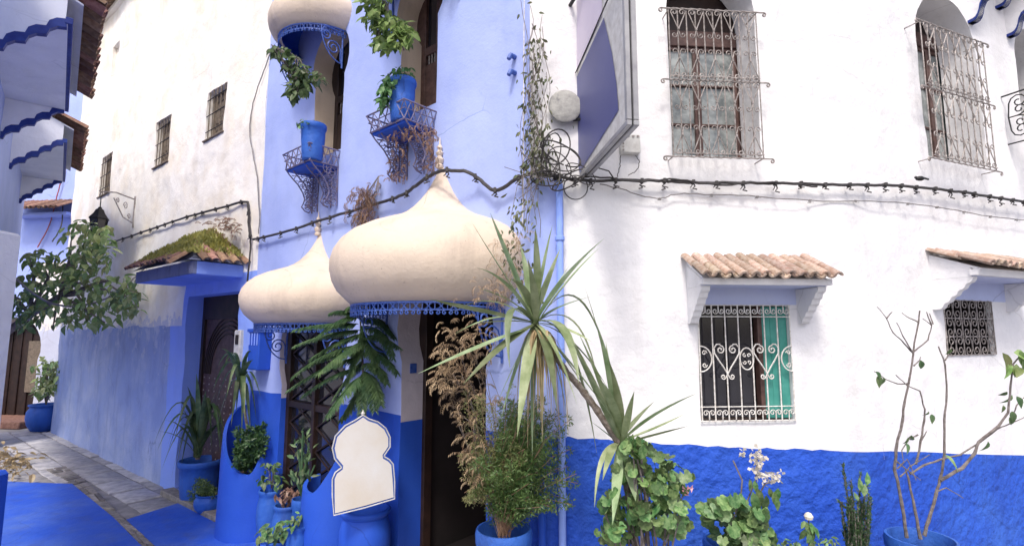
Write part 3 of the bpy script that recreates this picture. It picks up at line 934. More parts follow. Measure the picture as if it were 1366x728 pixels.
# arched upper windows
casement(white, FR, w2l - .02, FR.pix(990, 120, -.24)[0], w2b, FR.pix(930, 58, -.24)[1], .235, MT['wood_red'], MT['glass'], 2, 3, .03)
mb = MB(); M = FR.M(0, 0, -.235); mb.box(w2l - .1, w2r + .1, .02, .03, FR.pix(930, 58, -.24)[1] + .04, w2s + .6, M)
obj('transom_board', mb, MT['wood'], white)
mb = MB(); mb.box(FR.pix(990, 120, -.24)[0] + .03, w2r + .1, .0, .03, w2b - .05, w2s + .6, M); obj('side_reveal', mb, MT['white'], white)
big_grille(white, FR, FR.pix(897, 150, .1)[0], FR.pix(1016, 150, .1)[0], FR.pix(950, 210, .1)[1], FR.pix(950, 14, .1)[1], FR.pix(950, 108, .1)[1], .1, 5, MT['iron_grey'])
casement(white, FS, v2l - .04, FS.pix(1300, 120, -.24)[0], v2b, FS.pix(1240, 62, -.24)[1], .235, MT['wood_red'], MT['glass'], 2, 3, .035)
mb = MB(); M = FS.M(0, 0, -.235); mb.box(v2l - .1, v2r + .1, .02, .03, FS.pix(1240, 62, -.24)[1] + .04, v2s + .6, M)
obj('transom_board', mb, MT['wood'], white)
big_grille(white, FS, FS.pix(1240, 150, .1)[0], FS.pix(1322, 150, .1)[0], FS.pix(1280, 218, .1)[1], FS.pix(1280, 46, .1)[1], FS.pix(1280, 128, .1)[1], .1, 5, MT['iron_grey'])
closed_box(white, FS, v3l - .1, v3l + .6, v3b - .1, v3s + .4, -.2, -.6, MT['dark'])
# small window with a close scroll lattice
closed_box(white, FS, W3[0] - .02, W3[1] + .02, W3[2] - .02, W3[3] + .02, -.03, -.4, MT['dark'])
mb = MB(); M = FS.M(0, 0, .004); w = W3[1] - W3[0]; h = W3[3] - W3[2]
for k in range(4): mb.tube([(W3[0] + w * k / 3, 0, W3[2]), (W3[0] + w * k / 3, 0, W3[3])], .004, 4, M)
for k in range(4): mb.tube([(W3[0], 0, W3[2] + h * k / 3), (W3[1], 0, W3[2] + h * k / 3)], .004, 4, M)
g3 = obj('window_grille', mb, MT['iron_grey'], white)
lm = MB(); a_, b_ = w / 6, h / 6
for sx in (-1, 1):
    for sz in (-1, 1):
        lm.tube(xz([(sx * a_ * .0, 0)] + [(x * sx, z * sz) for x, z in spiral(a_ * .5, b_ * .52, a_ * .42, 1.35, pi, -1, 10)]), .0036, 4)
lme = lm.mesh('lattice_scroll', MT['iron_grey'])
for i in range(3):
    for j in range(3): place('lattice_scroll', lme, g3, FS, W3[0] + a_ * (2 * i + 1), W3[2] + b_ * (2 * j + 1), .006)

# deep blue trimmed brackets of the roof eave high on the right
for (x0, y0, x1, y1) in ((1291, 32, 1312, -12), (1329, 12, 1350, -8), (1343, 50, 1378, 2)):
    a = FS.pix(x0, y0); 
    dd = .30
    zt = FS.pix(x1, y1, .12)[1]
    bp = bracketpoly(dd, a[1] + .52, .52, 4, 0, .25)
    b = MB(); b.prism(bp, 0, .05, nM(FS, a[0]), 0)
    e = obj('eave_bracket', b, MT['white'], white)
    tb = MB(); edge = bp[2:]
    tb.prism(edge + [(x - .0, z + .022) for x, z in edge[::-1]], -.008, .058, nM(FS, a[0]))
    MT['trimblue'] = MT.get('trimblue') or solid('deep_blue_trim', (0.010, 0.025, 0.19), 0.6, c2=(0.02, 0.05, 0.26), scale=12); obj('bracket_trim', tb, MT['trimblue'], e)
e0 = FS.pix(1291, 32)
mb = MB(); mb.box(e0[0] - .1, 5.0, -.42, .02, e0[1] + .72, e0[1] + .80, FS.M()); obj('eave_slab', mb, MT['white'], white)
# black iron balcony rail further right
mb = MB(); bz0 = FS.pix(1345, 190)[1]; bz1 = FS.pix(1340, 131)[1]; bu = FS.pix(1338, 150)[0]
mb.tube([FS.P(bu, bz1, 0), FS.P(bu, bz1, .32), FS.P(bu + .9, bz1, .32), FS.P(bu + .9, bz1, 0)], .007, 5)
mb.tube([FS.P(bu + .02, bz0 - .02, 0), FS.P(bu + .02, bz0 - .02, .32), FS.P(bu + .9, bz0 - .02, .32)], .006, 5)
bal = obj('window_balcony', mb, MT['iron'], white)
H = bz1 - bz0
sc = MB()
for s in (1, -1):
    sc.tube(xz([(0, 0)] + [(x, z * s) for x, z in spiral(.07, H * .30, .06, 1.3, pi, -1, 12)]), .005, 5)
    sc.tube(xz([(.0, 0), (.05 , .0)] + [(x, z * s) for x, z in spiral(.07, H * .13, .045, 1.3, -pi / 2, 1, 12)]), .005, 5)
sce = sc.mesh('balcony_scroll', MT['iron'])
nmat = Matrix.Identity(4)
for k in range(3):
    nmat[k][0] = FS.n[k]; nmat[k][1] = FS.t[k]
for k in range(2):
    m = nmat.copy(); m.translation = FS.P(bu, bz0 + H * .5, .03 + .15 * k); link('balcony_scroll', sce, bal, m)
for k in range(5):
    place('balcony_scroll', sce, bal, FS, bu + .02 + .17 * k, bz0 + H * .5, .32)
    rb = bar_mesh(H, .005, MT['iron'], 'balcony_bar'); place('balcony_bar', rb, bal, FS, bu + .01 + .17 * k, bz0, .32)

# ================================================================== blue house in the middle
blue = thing('blue_house', FB.P(-1.8, 0, 0), 'pale blue house with plastered onion domes over its doors and a deep blue foot', 'house')
BL = 3.70
dz = 1.33
bd = wobble([(-BL - .001, dz), (-2.6, dz + .01), (-1.5, dz), (.001, dz - .02)])
sd0, sd1 = FB.pix(379, 560, -.04)[0], FB.pix(452, 560)[0]
pd0, pd1 = FB.pix(533, 600)[0], FB.pix(648, 600)[0]
def mid(a, b): return (a + b) / 2
H1 = horseshoe(sd0, sd1, .02, 1.72, (sd1 - sd0) / 2 * 1.16)
H2 = horseshoe(pd0, pd1, .30, 1.93, (pd1 - pd0) / 2 * 1.14)
up = []
for (xl, xr, yb, yk) in ((419, 456, 206, 100), (534, 583, 148, 62)):
    a = FB.pix(xl, yb - 30)[0]; b = FB.pix(xr, yb - 30)[0]; z0 = FB.pix((xl + xr) / 2, yb)[1]
    up.append((a, b, z0))
zkey = FB.pix(456, 118)[1]
UP = [horseshoe(a, b, z0, zkey + .34, (b - a) / 2 * 1.3) for a, b, z0 in up]
def revmat(z): return 1 if z < dz else 2
wall('front_wall', blue, FB, rect(-BL, 0, -.3, 6.6),
     [(H1, .06, revmat), (H2, .20, revmat), (UP[0], .22, 3), (UP[1], .22, 3)],
     [MT['peri'], MT['deep'], MT['jamb'], MT['cream']],
     [([(-BL - .001, -.3), (.001, -.3)] + bd[::-1], 1)], step=0.06, amp=0.010, seed=3)
mb = MB(); mb.add([FB.P(-BL, 6.5, -.1), FB.P(0, 6.5, -.1), FB.P(0, 6.5, -5), FB.P(-BL, 6.5, -5)], [(0, 1, 2, 3)]); obj('flat_roof', mb, MT['peri'], blue)

# narrow door with lozenge lattice
M = FB.M(0, 0, -.05)
mb = MB()
sw = sd1 - sd0
mb.bbox(sd0 - .1, sd0 + .05, 0, .05, 0, 2.25, .004, M); mb.bbox(sd1 - .05, sd1 + .1, 0, .05, 0, 2.25, .004, M)
mb.bbox(sd0 + .05, sd1 - .05, 0, .05, 1.95, 2.25, .004, M); mb.bbox(sd0 + .05, sd1 - .05, 0, .05, 0, .45, .004, M)
mb.bbox(sd0 + sw / 2 - .025, sd0 + sw / 2 + .025, -.006, .05, .45, 1.95, .004, M)
mb.bbox(sd0 + .05, sd1 - .05, .003, .05, 1.22, 1.28, .004, M)
dr = obj('lattice_door', mb, MT['wood'], blue)
for k in range(2):
    a = sd0 + .05 + k * (sw / 2 - .025); b = a + sw / 2 - .075
    p = MB(); p.box(a, b, .04, .045, .45, 1.95, M); obj('pane', p, MT['glass_dark'], dr)
    p = MB()
    for q in range(7):
        z = .45 + q * .21
        for z_a, z_b in ((z, z + .21), (z + .21, z)):
            if 1.15 < z < 1.2: continue
            p.tube([(a, .025, z_a), (b, .025, z_b)], .009, 4, M)
    obj('lattice', p, MT['wood'], dr)
# entrance passage of the large dome
pw = pd1 - pd0
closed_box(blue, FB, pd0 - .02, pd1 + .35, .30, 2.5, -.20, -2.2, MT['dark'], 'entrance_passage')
mb = MB(); M = FB.M(0, 0, -.20)
mb.bbox(pd0 - .08, pd0 + .03, 0.0, .07, .3, 2.4, .004, M); mb.bbox(pd1 - .05, pd1 + .08, 0, .07, .3, 2.4, .004, M)
mb.bbox(pd0 + .055, pd1 - .05, 0, .07, 2.12, 2.4, .004, M)
df = obj('door_frame', mb, MT['wood'], blue)
for k in range(5):
    p = MB(); t0_ = R.uniform(0, 1)
    p.box(pd0 + .08 + .13 * k, pd0 + .20 + .13 * k, .30, .42, .302, .318 + .001 * k, FB.M())
    obj('floor_tile', p, MT['tile_dark'], blue)
mb = MB(); mb.bbox(pd0 - .05, pd1 + .05, -.09, .21, .0, .315, .012, FB.M()); obj('door_step', mb, MT['tile_dark'], blue)
# number tile
npx = FB.pix(552, 491, -.10)
mb = MB(); q = FB.P(pd0, npx[1], -.10) + FB.t * .004
mt_ = Matrix.Identity(4)
for k in range(3): mt_[k][0] = FB.n[k]; mt_[k][1] = FB.t[k]
mt_.translation = q
mb.bbox(-.028, .028, -.001, .009, -.035, .035, .002, mt_)
nt_ = obj('number_tile', mb, MT['iron_blue'], blue)
# upper door leaves
for (a, b, z0), yk in zip(up, (0, 1)):
    M = FB.M(0, 0, -.2)
    mb = MB()
    mb.bbox(a - .1, a + .05, 0, .05, z0 - .1, 5.4, .004, M); mb.bbox(b - .04, b + .1, 0, .05, z0 - .1, 5.4, .004, M)
    mb.bbox((a + b) / 2 - .03, (a + b) / 2 + .03, -.01, .05, z0 - .1, 5.4, .004, M)
    mb.bbox(a + .05, b - .04, .004, .05, z0 - .1, z0 + .5, .004, M); mb.bbox(a + .05, b - .04, .0, .05, zkey + .05, zkey + .12, .004, M)
    ud = obj('balcony_door', mb, MT['wood'] if yk == 0 else MT['wood_red'], blue)
    for s in (0, 1):
        p = MB(); x0 = a + .05 if s == 0 else (a + b) / 2 + .03; x1 = (a + b) / 2 - .03 if s == 0 else b - .04
        p.box(x0, x1, .03, .035, z0 + .5, 5.3, M); obj('pane', p, MT['glass_dark'], ud)
        for k in range(3):
            p = MB(); p.tube([(x0 + (x1 - x0) * (k + 1) / 4, .015, z0 + .45), (x0 + (x1 - x0) * (k + 1) / 4, .015, zkey + .06)], .006, 5, M); obj('bar', p, MT['iron_grey'], ud)

# onion domes
DP = [(.80, 0.0), (.86, .045), (.93, .10), (.975, .17), (1.0, .25), (1.0, .32), (.975, .395), (.92, .465), (.83, .53), (.70, .585), (.57, .625), (.45, .66), (.36, .70), (.285, .75), (.22, .81), (.165, .87), (.12, .935), (.08, 1.0), (.05, 1.07), (.033, 1.11)]
def dome(u, zb, r, h, seed, loops):
    prof = [(a * r, zb + b * h) for a, b in DP]
    def wob(a, z): return .012 * noise.noise(Vector((a * 1.6, z * 3, seed)))
    mb = MB(); M = FB.M(u, 0, -.02)
    rim = [(DP[0][0] * r - .03, zb + .004)]
    mb.lathe(rim + prof, 56, pi, 2 * pi, M, 0, wob)
    o = obj('onion_dome', mb, MT['cream'], blue, angle=1.2)
    inn = MB(); inn.lathe([(a * r - .03, zb + .004 + b * (h - .05)) for a, b in DP], 40, pi, 2 * pi, M)
    obj('dome_lining', inn, MT['deep'], o)
    f = MB(); zt = zb + 1.09 * h
    f.lathe([(.0, -.02), (.026, -.015), (.03, .0), (.018, .012), (.030, .03), (.033, .045), (.02, .06), (.014, .07), (.024, .082), (.026, .094), (.014, .108), (.012, .118), (.019, .128), (.016, .14), (.006, .155), (.004, .19), (.0, .215)], 14, 0, 2 * pi, FB.M(u, zt, .02))
    obj('finial', f, MT['cream'], o)
    fr = MB(); rr = DP[0][0] * r + .0
    n = loops
    fr.tube([M @ Vector((rr * cos(pi + pi * k / 48), rr * sin(pi + pi * k / 48), zb - .004)) for k in range(49)], .008, 5)
    fr.tube([M @ Vector((rr * cos(pi + pi * k / 48), rr * sin(pi + pi * k / 48), zb - .048)) for k in range(49)], .004, 4)
    fi = obj('dome_fringe', fr, MT['iron_blue'], o)
    lp = MB(); q = pi * rr / n
    lp.tube(xz([(q * .46 * cos(a), -.026 + .021 * sin(a)) for a in [2 * pi * k / 12 for k in range(13)]]), .0045, 4)
    for s in (-1, 1): lp.tube(xz([(x * s, z) for x, z in spiral(q * .24, -.064, q * .2, 1.1, pi * .6, -1, 8)]), .004, 4)
    lp.tube(xz([(0, -.005), (0, -.045)]), .0035, 4)
    lme_ = lp.mesh('fringe_loop', MT['iron_blue'])
    lp2 = MB()
    for k in range(n):
        a = pi + pi * (k + .5) / n
        m = M @ Matrix.Translation((rr * cos(a), rr * sin(a), zb)) @ Matrix.Rotation(a + pi / 2, 4, 'Z')
        lp2.add([m @ v_.co for v_ in lme_.vertices], [tuple(p.vertices) for p in lme_.polygons])
    fl = obj('lace_loops', lp2, MT['iron_blue'], o)
    fl['kind'] = 'stuff'
    # scrolled brackets under both ends
    for s in (-1, 1):
        b = MB(); m = nM(FB, u + s * (rr - .01))
        b.tube([(.012, 0, zb), (.012, 0, zb - .36)], .008, 5, m)
        b.tube([(0.01, 0, zb - .03), (.24 * r / .6, 0, zb - .03)], .007, 5, m)
        b.tube([m @ Vector((x, 0, z)) for x, z in [(.012, zb - .34), (.03, zb - .28)] + spiral(.10, zb - .20, .07, 1.6, pi, -1, 18)], .006, 5)
        b.tube([m @ Vector((x, 0, z)) for x, z in [(.23 * r / .6, zb - .04)] + spiral(.17, zb - .10, .05, 1.4, 0, -1, 16)], .006, 5)
        b.tube([m @ Vector((.02 + .2 * sin(a), 0, zb - .32 + .28 * (1 - cos(a)))) for a in [pi / 2 * k / 10 for k in range(11)]], .006, 5)
        obj('dome_bracket', b, MT['iron_blue'], o)
    return o
uD = FB.pix(588, 300)[0]; dome(uD, 2.085, .743, .90, 1, 26)
uS = FB.pix(423, 400)[0]; dome(uS, 1.985, .637, .74, 2, 24)
uU = FB.pix(431, 30)[0]; uV = FB.pix(566, 30)[0]
zU = FB.pix(362, 52)[1]
dome(uU, 4.62, .50, .62, 3, 20)
dome(uV, 4.62, .50, .62, 4, 20)

# iron balcony baskets
def basket(u0, u1, zb, zt, d, zf, seed):
    Q = random.Random(seed)
    ib = MT['iron_basket']
    mb = MB(); dd = d; e = .022
    top = [(u0 - e, 0, zt), (u0 - e, -dd - e, zt), (u1 + e, -dd - e, zt), (u1 + e, 0, zt)]
    bot = [(u0, 0, zb), (u0, -dd, zb), (u1, -dd, zb), (u1, 0, zb)]
    mb.tube(top, .007, 5, FB.M()); mb.tube(bot, .007, 5, FB.M())
    mb.tube([(p[0] * .5 + q[0] * .5, p[1] * .5 + q[1] * .5, (zb + zt) / 2 + .01) for p, q in zip(top, bot)], .004, 5, FB.M())
    b = obj('balcony_basket', mb, ib, blue)
    p = MB(); p.bbox(u0 + .01, u1 - .01, -dd + .01, .0, zb - .02, zb + .01, .004, FB.M()); obj('balcony_floor', p, MT['deep'], b)
    for (t0, t1, b0, b1, n) in ((top[0], top[1], bot[0], bot[1], 5), (top[1], top[2], bot[1], bot[2], 5), (top[2], top[3], bot[2], bot[3], 5)):
        for k in range(n):
            for s in (0, 1):
                a = [t0[i] + (t1[i] - t0[i]) * (k + s) / n for i in range(3)]
                c = [b0[i] + (b1[i] - b0[i]) * (k + 1 - s) / n for i in range(3)]
                p = MB(); p.tube([a, c], .0045, 4, FB.M()); obj('lattice_rod', p, ib, b)
    # scrolled feet: S-curved side panels with filling
    hf = zb - zf
    for s, uu in ((-1, u0), (1, u1)):
        for off in (0.0, .10):
            U = uu - s * off
            out = [(dd * .98, zb), (dd * .85, zb - hf * .12), (dd * .55, zb - hf * .32), (dd * .38, zb - hf * .5), (dd * .30, zb - hf * .66), (dd * .34, zb - hf * .78), (dd * .40, zb - hf * .88), (dd * .28, zb - hf * .97), (.03, zf)]
            m = nM(FB, U)
            p = MB(); p.tube([m @ Vector((x, 0, z)) for x, z in out], .006, 5)
            p.tube([m @ Vector((.008, 0, zb)), m @ Vector((.008, 0, zf))], .006, 5)
            for k in range(9):
                z = zb - hf * (.04 + .10 * k)
                w = [x for x, zz in out if zz <= z]
                w = (w[0] if w else .04)
                p.tube([m @ Vector((x, 0, zz)) for x, zz in spiral(w * .45, z - hf * .03, min(w * .38, .055), 1.4, Q.uniform(0, 6), Q.choice((-1, 1)), 11)], .004, 4)
                p.tube([m @ Vector((.008, 0, z)), m @ Vector((w * .9, 0, z - hf * .07))], .0035, 4)
            obj('scroll_panel', p, ib, b)
        p = MB()
        for k in range(7):
            z = zb - hf * (.1 + .12 * k); w = dd * (.9 - .6 * min(1, (.1 + .12 * k) / .5))
            w = max(w, dd * .3)
            p.tube([FB.P(uu, z, w), FB.P(uu - s * .10, z - hf * .09, w * .9), ], .0035, 4)
            p.tube([FB.P(uu - s * .10, z, w), FB.P(uu, z - hf * .09, w * .9), ], .0035, 4)
        obj('front_lacing', p, ib, b)
    return b
k1 = dict(u0=FB.pix(417, 280)[0], u1=FB.pix(450, 275)[0], zb=FB.pix(455, 222)[1], zt=FB.pix(455, 202)[1], zf=FB.pix(420, 284)[1])
k2 = dict(u0=FB.pix(533, 240)[0], u1=FB.pix(579, 225)[0], zb=FB.pix(583, 172)[1], zt=FB.pix(583, 150)[1], zf=FB.pix(530, 244)[1])
print('baskets', k1, k2)
basket(k1['u0'], k1['u1'], k1['zb'], k1['zt'], .27, k1['zf'], 1)
basket(k2['u0'], k2['u1'], k2['zb'], k2['zt'], .27, k2['zf'], 2)

# ================================================================== cream house along the lane
cream = thing('cream_house', FL.P(-4, 0, 0), 'tall stained cream house along the lane with small barred windows and a worn blue foot', 'house')
LL = 8.07
MT['lcream'] = plaster('stained_cream_limewash', (0.83, 0.81, 0.77), (0.79, 0.70, 0.55), (0.58, 0.52, 0.45), 0.85, 0.4, 6, coarse_s=0.3, streak=0.4, fade=(2.35, 1.85, (0.46, 0.51, 0.70), .7))
MT['lblue'] = plaster('worn_blue_limewash', (0.26, 0.34, 0.61), (0.48, 0.55, 0.74), (0.15, 0.19, 0.38), 0.9, 0.5, 7, coarse_s=0.4, streak=0.7, fade=(0.9, 3.2, (0.56, 0.60, 0.72), .45))
def slit(x0, y0, x1, y1, x2):
    """window from the photograph: left edge x0 (top y0 to bottom y1), right edge x1"""
    a = FL.pix(x0, (y0 + y1) / 2); b = FL.pix(x1, (y0 + y1) / 2)
    return (a[0], b[0], FL.pix((x0 + x1) / 2, y1)[1], FL.pix((x0 + x1) / 2, y0)[1])
S = [slit(276, 118, 300, 180, 0), slit(208, 160, 226, 218, 0), slit(134, 208, 148, 258, 0), slit(149, 62, 157, 118, 0)]
dd0 = FL.pix(261, 560, -.18)[0]; dd1 = FL.pix(311, 560)[0]; dtop = FL.pix(285, 392)[1]
doorh = rect(dd0, dd1, .06, dtop)
line = [(-LL - .001, 1.95)]
x = -LL
Rl = random.Random(4)
while x < dd0 - .55:
    x += .07; line.append((x, 2.0 + .10 * noise.noise(Vector((x * 1.5, 1, 1))) + Rl.uniform(-.008, .008)))
line += [(dd0 - .5, 2.0), (dd0 - .48, 2.3), (dd0 - .10, 2.32), (dd0 - .10, FL.pix(258, 388)[1] + .1), (.001, FL.pix(258, 388)[1] + .12)]
lo = [p for p in line if p[0] < dd0 - .49]
lowp = [(-LL - .001, -.3), (lo[-1][0], -.3)] + lo[::-1]
surr = [(lo[-1][0], -.3), (.001, -.3), (.001, FL.pix(258, 388)[1] + .14), (dd0 - .12, FL.pix(258, 388)[1] + .12), (dd0 - .13, 2.2), (dd0 - .14, lo[-1][1]), (lo[-1][0], lo[-1][1])]
wall('lane_wall', cream, FL, rect(-LL, 0, -.3, 8.1),
     [(doorh, .22, 2)] + [(rect(*s), .13 if i < 3 else .07, 0) for i, s in enumerate(S)],
     [MT['lcream'], MT['lblue'], MT['soffit']], [(lowp, 1), (surr, 2)], step=0.09, amp=0.022, seed=5)
mb = MB(); q = FL.P(-LL, 0)
mb.add([FL.P(-LL, -.3, -.02), FL.P(-LL, 8.1, -.02), FL.P(-LL, 8.1, -5), FL.P(-LL, -.3, -5)], [(0, 1, 2, 3)])
mb.add([FL.P(-LL, 8.05, -.05), FL.P(0, 8.05, -.05), FL.P(0, 8.05, -5), FL.P(-LL, 8.05, -5)], [(0, 1, 2, 3)])
mb.add([FL.P(0, 2, -.02), FL.P(0, 8.1, -.02), FL.P(0, 8.1, -5), FL.P(0, 2, -5)], [(0, 1, 2, 3)])
obj('end_wall', mb, MT['lcream'], cream)
# eave tiles along the top
ev = MB(); ev.box(-LL, 0, -.06, .3, 8.02, 8.10, FL.M()); ec = obj('roof_eave', ev, MT['lcream'], cream)
tiles(ec, FL, -LL, -.2, -.1, 8.2, .14, 8.08, 60, 1, MT['tile_dark'], seed=8)
for i, s in enumerate(S[:3]):
    M = FL.M(0, 0, -.08); w = s[1] - s[0]; h = s[3] - s[2]
    mb = MB(); t = .035
    mb.bbox(s[0], s[0] + t, 0, .04, s[2], s[3], .004, M); mb.bbox(s[1] - t, s[1], 0, .04, s[2], s[3], .004, M)
    mb.bbox(s[0] + t, s[1] - t, 0, .04, s[3] - t, s[3], .004, M); mb.bbox(s[0] + t, s[1] - t, 0, .04, s[2], s[2] + t, .004, M)
    mb.bbox(s[0] + t, s[1] - t, .01, .035, s[2] + h * .5 - .015, s[2] + h * .5 + .015, .003, M)
    wn = obj('barred_window', mb, MT['wood_grey'], cream)
    for k in range(2):
        p = MB(); a = s[0] + t + (w - 2 * t) * k / 2; p.bbox(a + .004, a + (w - 2 * t) / 2 - .004, .02, .035, s[2] + t, s[3] - t, .003, M)
        for q in range(6): p.box(a + .01, a + (w - 2 * t) / 2 - .01, .012, .021, s[2] + t + (h - 2 * t) * q / 6 + .01, s[2] + t + (h - 2 * t) * (q + 1) / 6 - .02, M)
        obj('shutter_leaf', p, MT['wood_grey'], wn)
    for k in range(5):
        p = MB(); a = s[0] + w * (k + .5) / 5; p.tube([(a, 0, s[2]), (a, 0, s[3])], .007, 5, FL.M(0, 0, -.01)); obj('window_bar', p, MT['wood_grey'], wn)
    for k in range(3):
        p = MB(); z = s[2] + h * (k + .5) / 3; p.tube([(s[0], -.008, z), (s[1], -.008, z)], .006, 5, FL.M(0, 0, -.01)); obj('window_bar', p, MT['iron'], wn)
    p = MB(); p.bbox(s[0] - .03, s[1] + .03, -.025, .1, s[2] - .025, s[2] - .003, .005, FL.M()); obj('window_sill', p, MT['wood_grey'], wn)
p = MB(); s = S[3]; p.box(s[0] - .02, s[1] + .02, .06, .08, s[2] - .02, s[3] + .02, FL.M()); obj('blocked_niche', p, MT['lcream'], cream)
# carved brown door
M = FL.M(0, 0, -.2)
mb = MB(); mb.bbox(dd0 - .02, dd0 + .06, -.02, .05, .06, dtop + .05, .005, M); mb.bbox(dd1 - .06, dd1 + .02, -.02, .05, .06, dtop + .05, .005, M)
mb.bbox(dd0 + .06, dd1 - .06, -.02, .05, dtop - .28, dtop + .05, .005, M)
df = obj('door', mb, MT['wood'], cream); df['label'] = 'dark brown studded wooden door'
p = MB(); p.bbox(dd0 + .06, dd1 - .06, .01, .05, .06, dtop - .28, .004, M); lf = obj('door_leaf', p, MT['wood_red'], df)
cxd = (dd0 + dd1) / 2; wdr = dd1 - dd0 - .12
for k in range(5):
    p = MB(); rr = wdr * .48 - k * .045; p.tube([(cxd + rr * cos(a), .004, dtop - .95 + rr * 1.1 * sin(a)) for a in [pi * q / 14 for q in range(15)]], .010, 5, M); obj('door_arch_moulding', p, MT['wood'], df)
p = MB()
for i in range(9):
    for j in range(16):
        u = dd0 + .1 + (wdr - .08) * i / 8; z = .2 + (dtop - 1.2) * j / 15
        p.lathe([(.012, 0), (.009, .006), (0, .009)], 6, 0, 2 * pi, M @ Matrix.Translation((u, .01, z)) @ Matrix.Rotation(pi / 2, 4, 'X'))
st = obj('door_studs', p, MT['iron_grey'], df); st['kind'] = 'stuff'
p = MB(); p.bbox(dd0 - .05, dd1 + .05, -.14, .2, -.02, .06, .01, FL.M()); obj('door_step', p, MT['slab_dirty'], cream)
MT['ledge'] = plaster('grimy_blue_ledge', (0.17, 0.19, 0.30), (0.26, 0.30, 0.48), (0.06, 0.06, 0.07), 0.7, 0.6, 9, streak=0.9)
# mossy tiled canopy over that door
cd = .49
cu0 = FL.pix(183, 372, cd)[0]; cu1 = FL.pix(258, 352, cd)[0]
cz = FL.pix(240, 368, cd)[1] ; ctop = FL.pix(285, 312)[1]; cedge = FL.pix(240, 346, cd + .06)[1]
cu1w = max(cu1, FL.pix(322, 375)[0] - .12)
print('canopy', cu0, cu1, cu1w, cz, ctop, cedge, dd0, dd1, dtop)
uq = cu1w; ce = cedge - .02; um = FL.pix(287, 312)[0]
mb = MB(); M = FL.M()
mb.box(cu0, uq, -cd, .02, cz, cz + .04, M, 1)
mb.bbox(cu0 - .01, uq + .01, -cd - .015, -cd + .03, cz + .002, ce, .005, M, 0)
mb.bbox(uq - .03, uq + .015, -cd + .03, .02, cz + .002, ce, .005, M, 1)
mb.bbox(cu0 - .012, cu0 + .03, -cd + .03, .02, cz + .002, ce, .005, M, 1)
e_ = .05
pk = FL.P(um, ctop - .02, 0); pl_ = FL.P(cu0 - .03, ctop - .03, 0); ca = FL.P(cu0 - .03, ce + .004, cd + e_); cb = FL.P(uq + e_, ce + .004, cd + e_); cc = FL.P(uq + e_, ce + .004, 0)
mb.add([pk, pl_, ca, cb, cc], [(0, 1, 2, 3), (0, 3, 4)], 0)
cn = obj('awning', mb, [MT['ledge'], MT['soffit']], cream, smooth=False)
cn['label'] = 'mossy hipped tile canopy over the brown door'
Rt_ = random.Random(9)
tmA = [tile_mesh('roof_tile', MT['tile_dark'], .045, .24, seed=k) for k in range(3)]
L1 = math.hypot(cd + .09, ctop - ce)
ncol = int((uq - cu0) / .085)
for c in range(3):
    for i in range(ncol + 1):
        u = cu0 - .02 + (uq - cu0 + .06) * i / ncol
        t0 = max(0, (u - um) / (uq - um)) if uq > um else 0
        tt_ = (c + .0) / 3
        if tt_ < t0 - .30: continue
        m = slopeM(FL, u, 0, ctop, cd + .09, ce, L1 * max(tt_, t0 * .9) + Rt_.uniform(-.01, .015), False, Rt_.uniform(-.05, .05))
        link('roof_tile', Rt_.choice(tmA), cn, m @ Matrix.Translation((0, 0, .012 + .008 * c + Rt_.uniform(-.004, .006))))
Ws = uq + .09 - um; ns = max(4, int(cd / .085))
for c in range(3):
    for i in range(ns + 1):
        dd_ = (cd + .05) * i / ns; t0 = dd_ / (cd + .05); tt_ = c / 3
        if tt_ < t0 - .30: continue
        o = FL.P(um, ctop, dd_); y = (FL.t * Ws + Vector((0, 0, ce - ctop))).normalized(); x = FL.n.copy(); z = y.cross(x)
        if z.z < 0: z = -z
        o = o + y * (math.hypot(Ws, ctop - ce) * max(tt_, t0 * .85) + Rt_.uniform(-.01, .02))
        m = Matrix.Identity(4)
        for k in range(3): m[k][0] = x[k]; m[k][1] = y[k]; m[k][2] = z[k]
        m.translation = o
        sc_ = math.hypot(Ws, ctop - ce) / 3 * 1.2 / .24
        link('roof_tile', Rt_.choice(tmA), cn, m @ Matrix.Rotation(Rt_.uniform(-.05, .05), 4, 'Z') @ Matrix.Translation((0, 0, .012 + .008 * c)) @ Matrix.Diagonal((1, sc_, 1, 1)))

# ================================================================== house on the left with scalloped awnings
left = thing('left_house', FH.P(2, 0, 0), 'house at the left edge with stepped blue trimmed awnings over its windows', 'house')
MT['lav'] = plaster('bluish_white_plaster', (0.78, 0.80, 0.86), (0.72, 0.75, 0.86), (0.56, 0.58, 0.7), 0.5, 0.2, 5)
wall('street_wall', left, FH, rect(-1.2, 7.2, 1.9, 5.1), [], [MT['peri']], [], step=.2, amp=.01, seed=7)
mb = MB(); mb.add([FH.P(7.2, 0, -.01), FH.P(7.2, 5.1, -.01), FH.P(7.2, 5.1, -3), FH.P(7.2, 0, -3)], [(0, 1, 2, 3)]); obj('end_wall', mb, MT['peri'], left)
def lawning(Ya, Yb, zs, dd):
    # fascia line X = -3.6 - .86 (Y - 4)
    ua = (Ya - 3.67 + dd * -.652) / .758 + 0.0
    ub = (Yb - 3.67 + dd * -.652) / .758
    return awning(left, FH, ua, ub, zs, dd, zs + .50, .14, zs + .22, .42, 4, .05, max(8, int((ub - ua) / .16)), 2,
                  [MT['trimblue'], MT['lav'], MT['lav']], skirt=.02, slab=.05, trim=(MT['trimblue'], .065), beam_h=.06, deck=1, tile_mat=MT['tile_dark'], seed=int(Ya * 3), arc=3, conc=True)
lawning(4.05, 5.75, 4.42, .5)
lawning(6.75, 8.55, 4.42, .5)
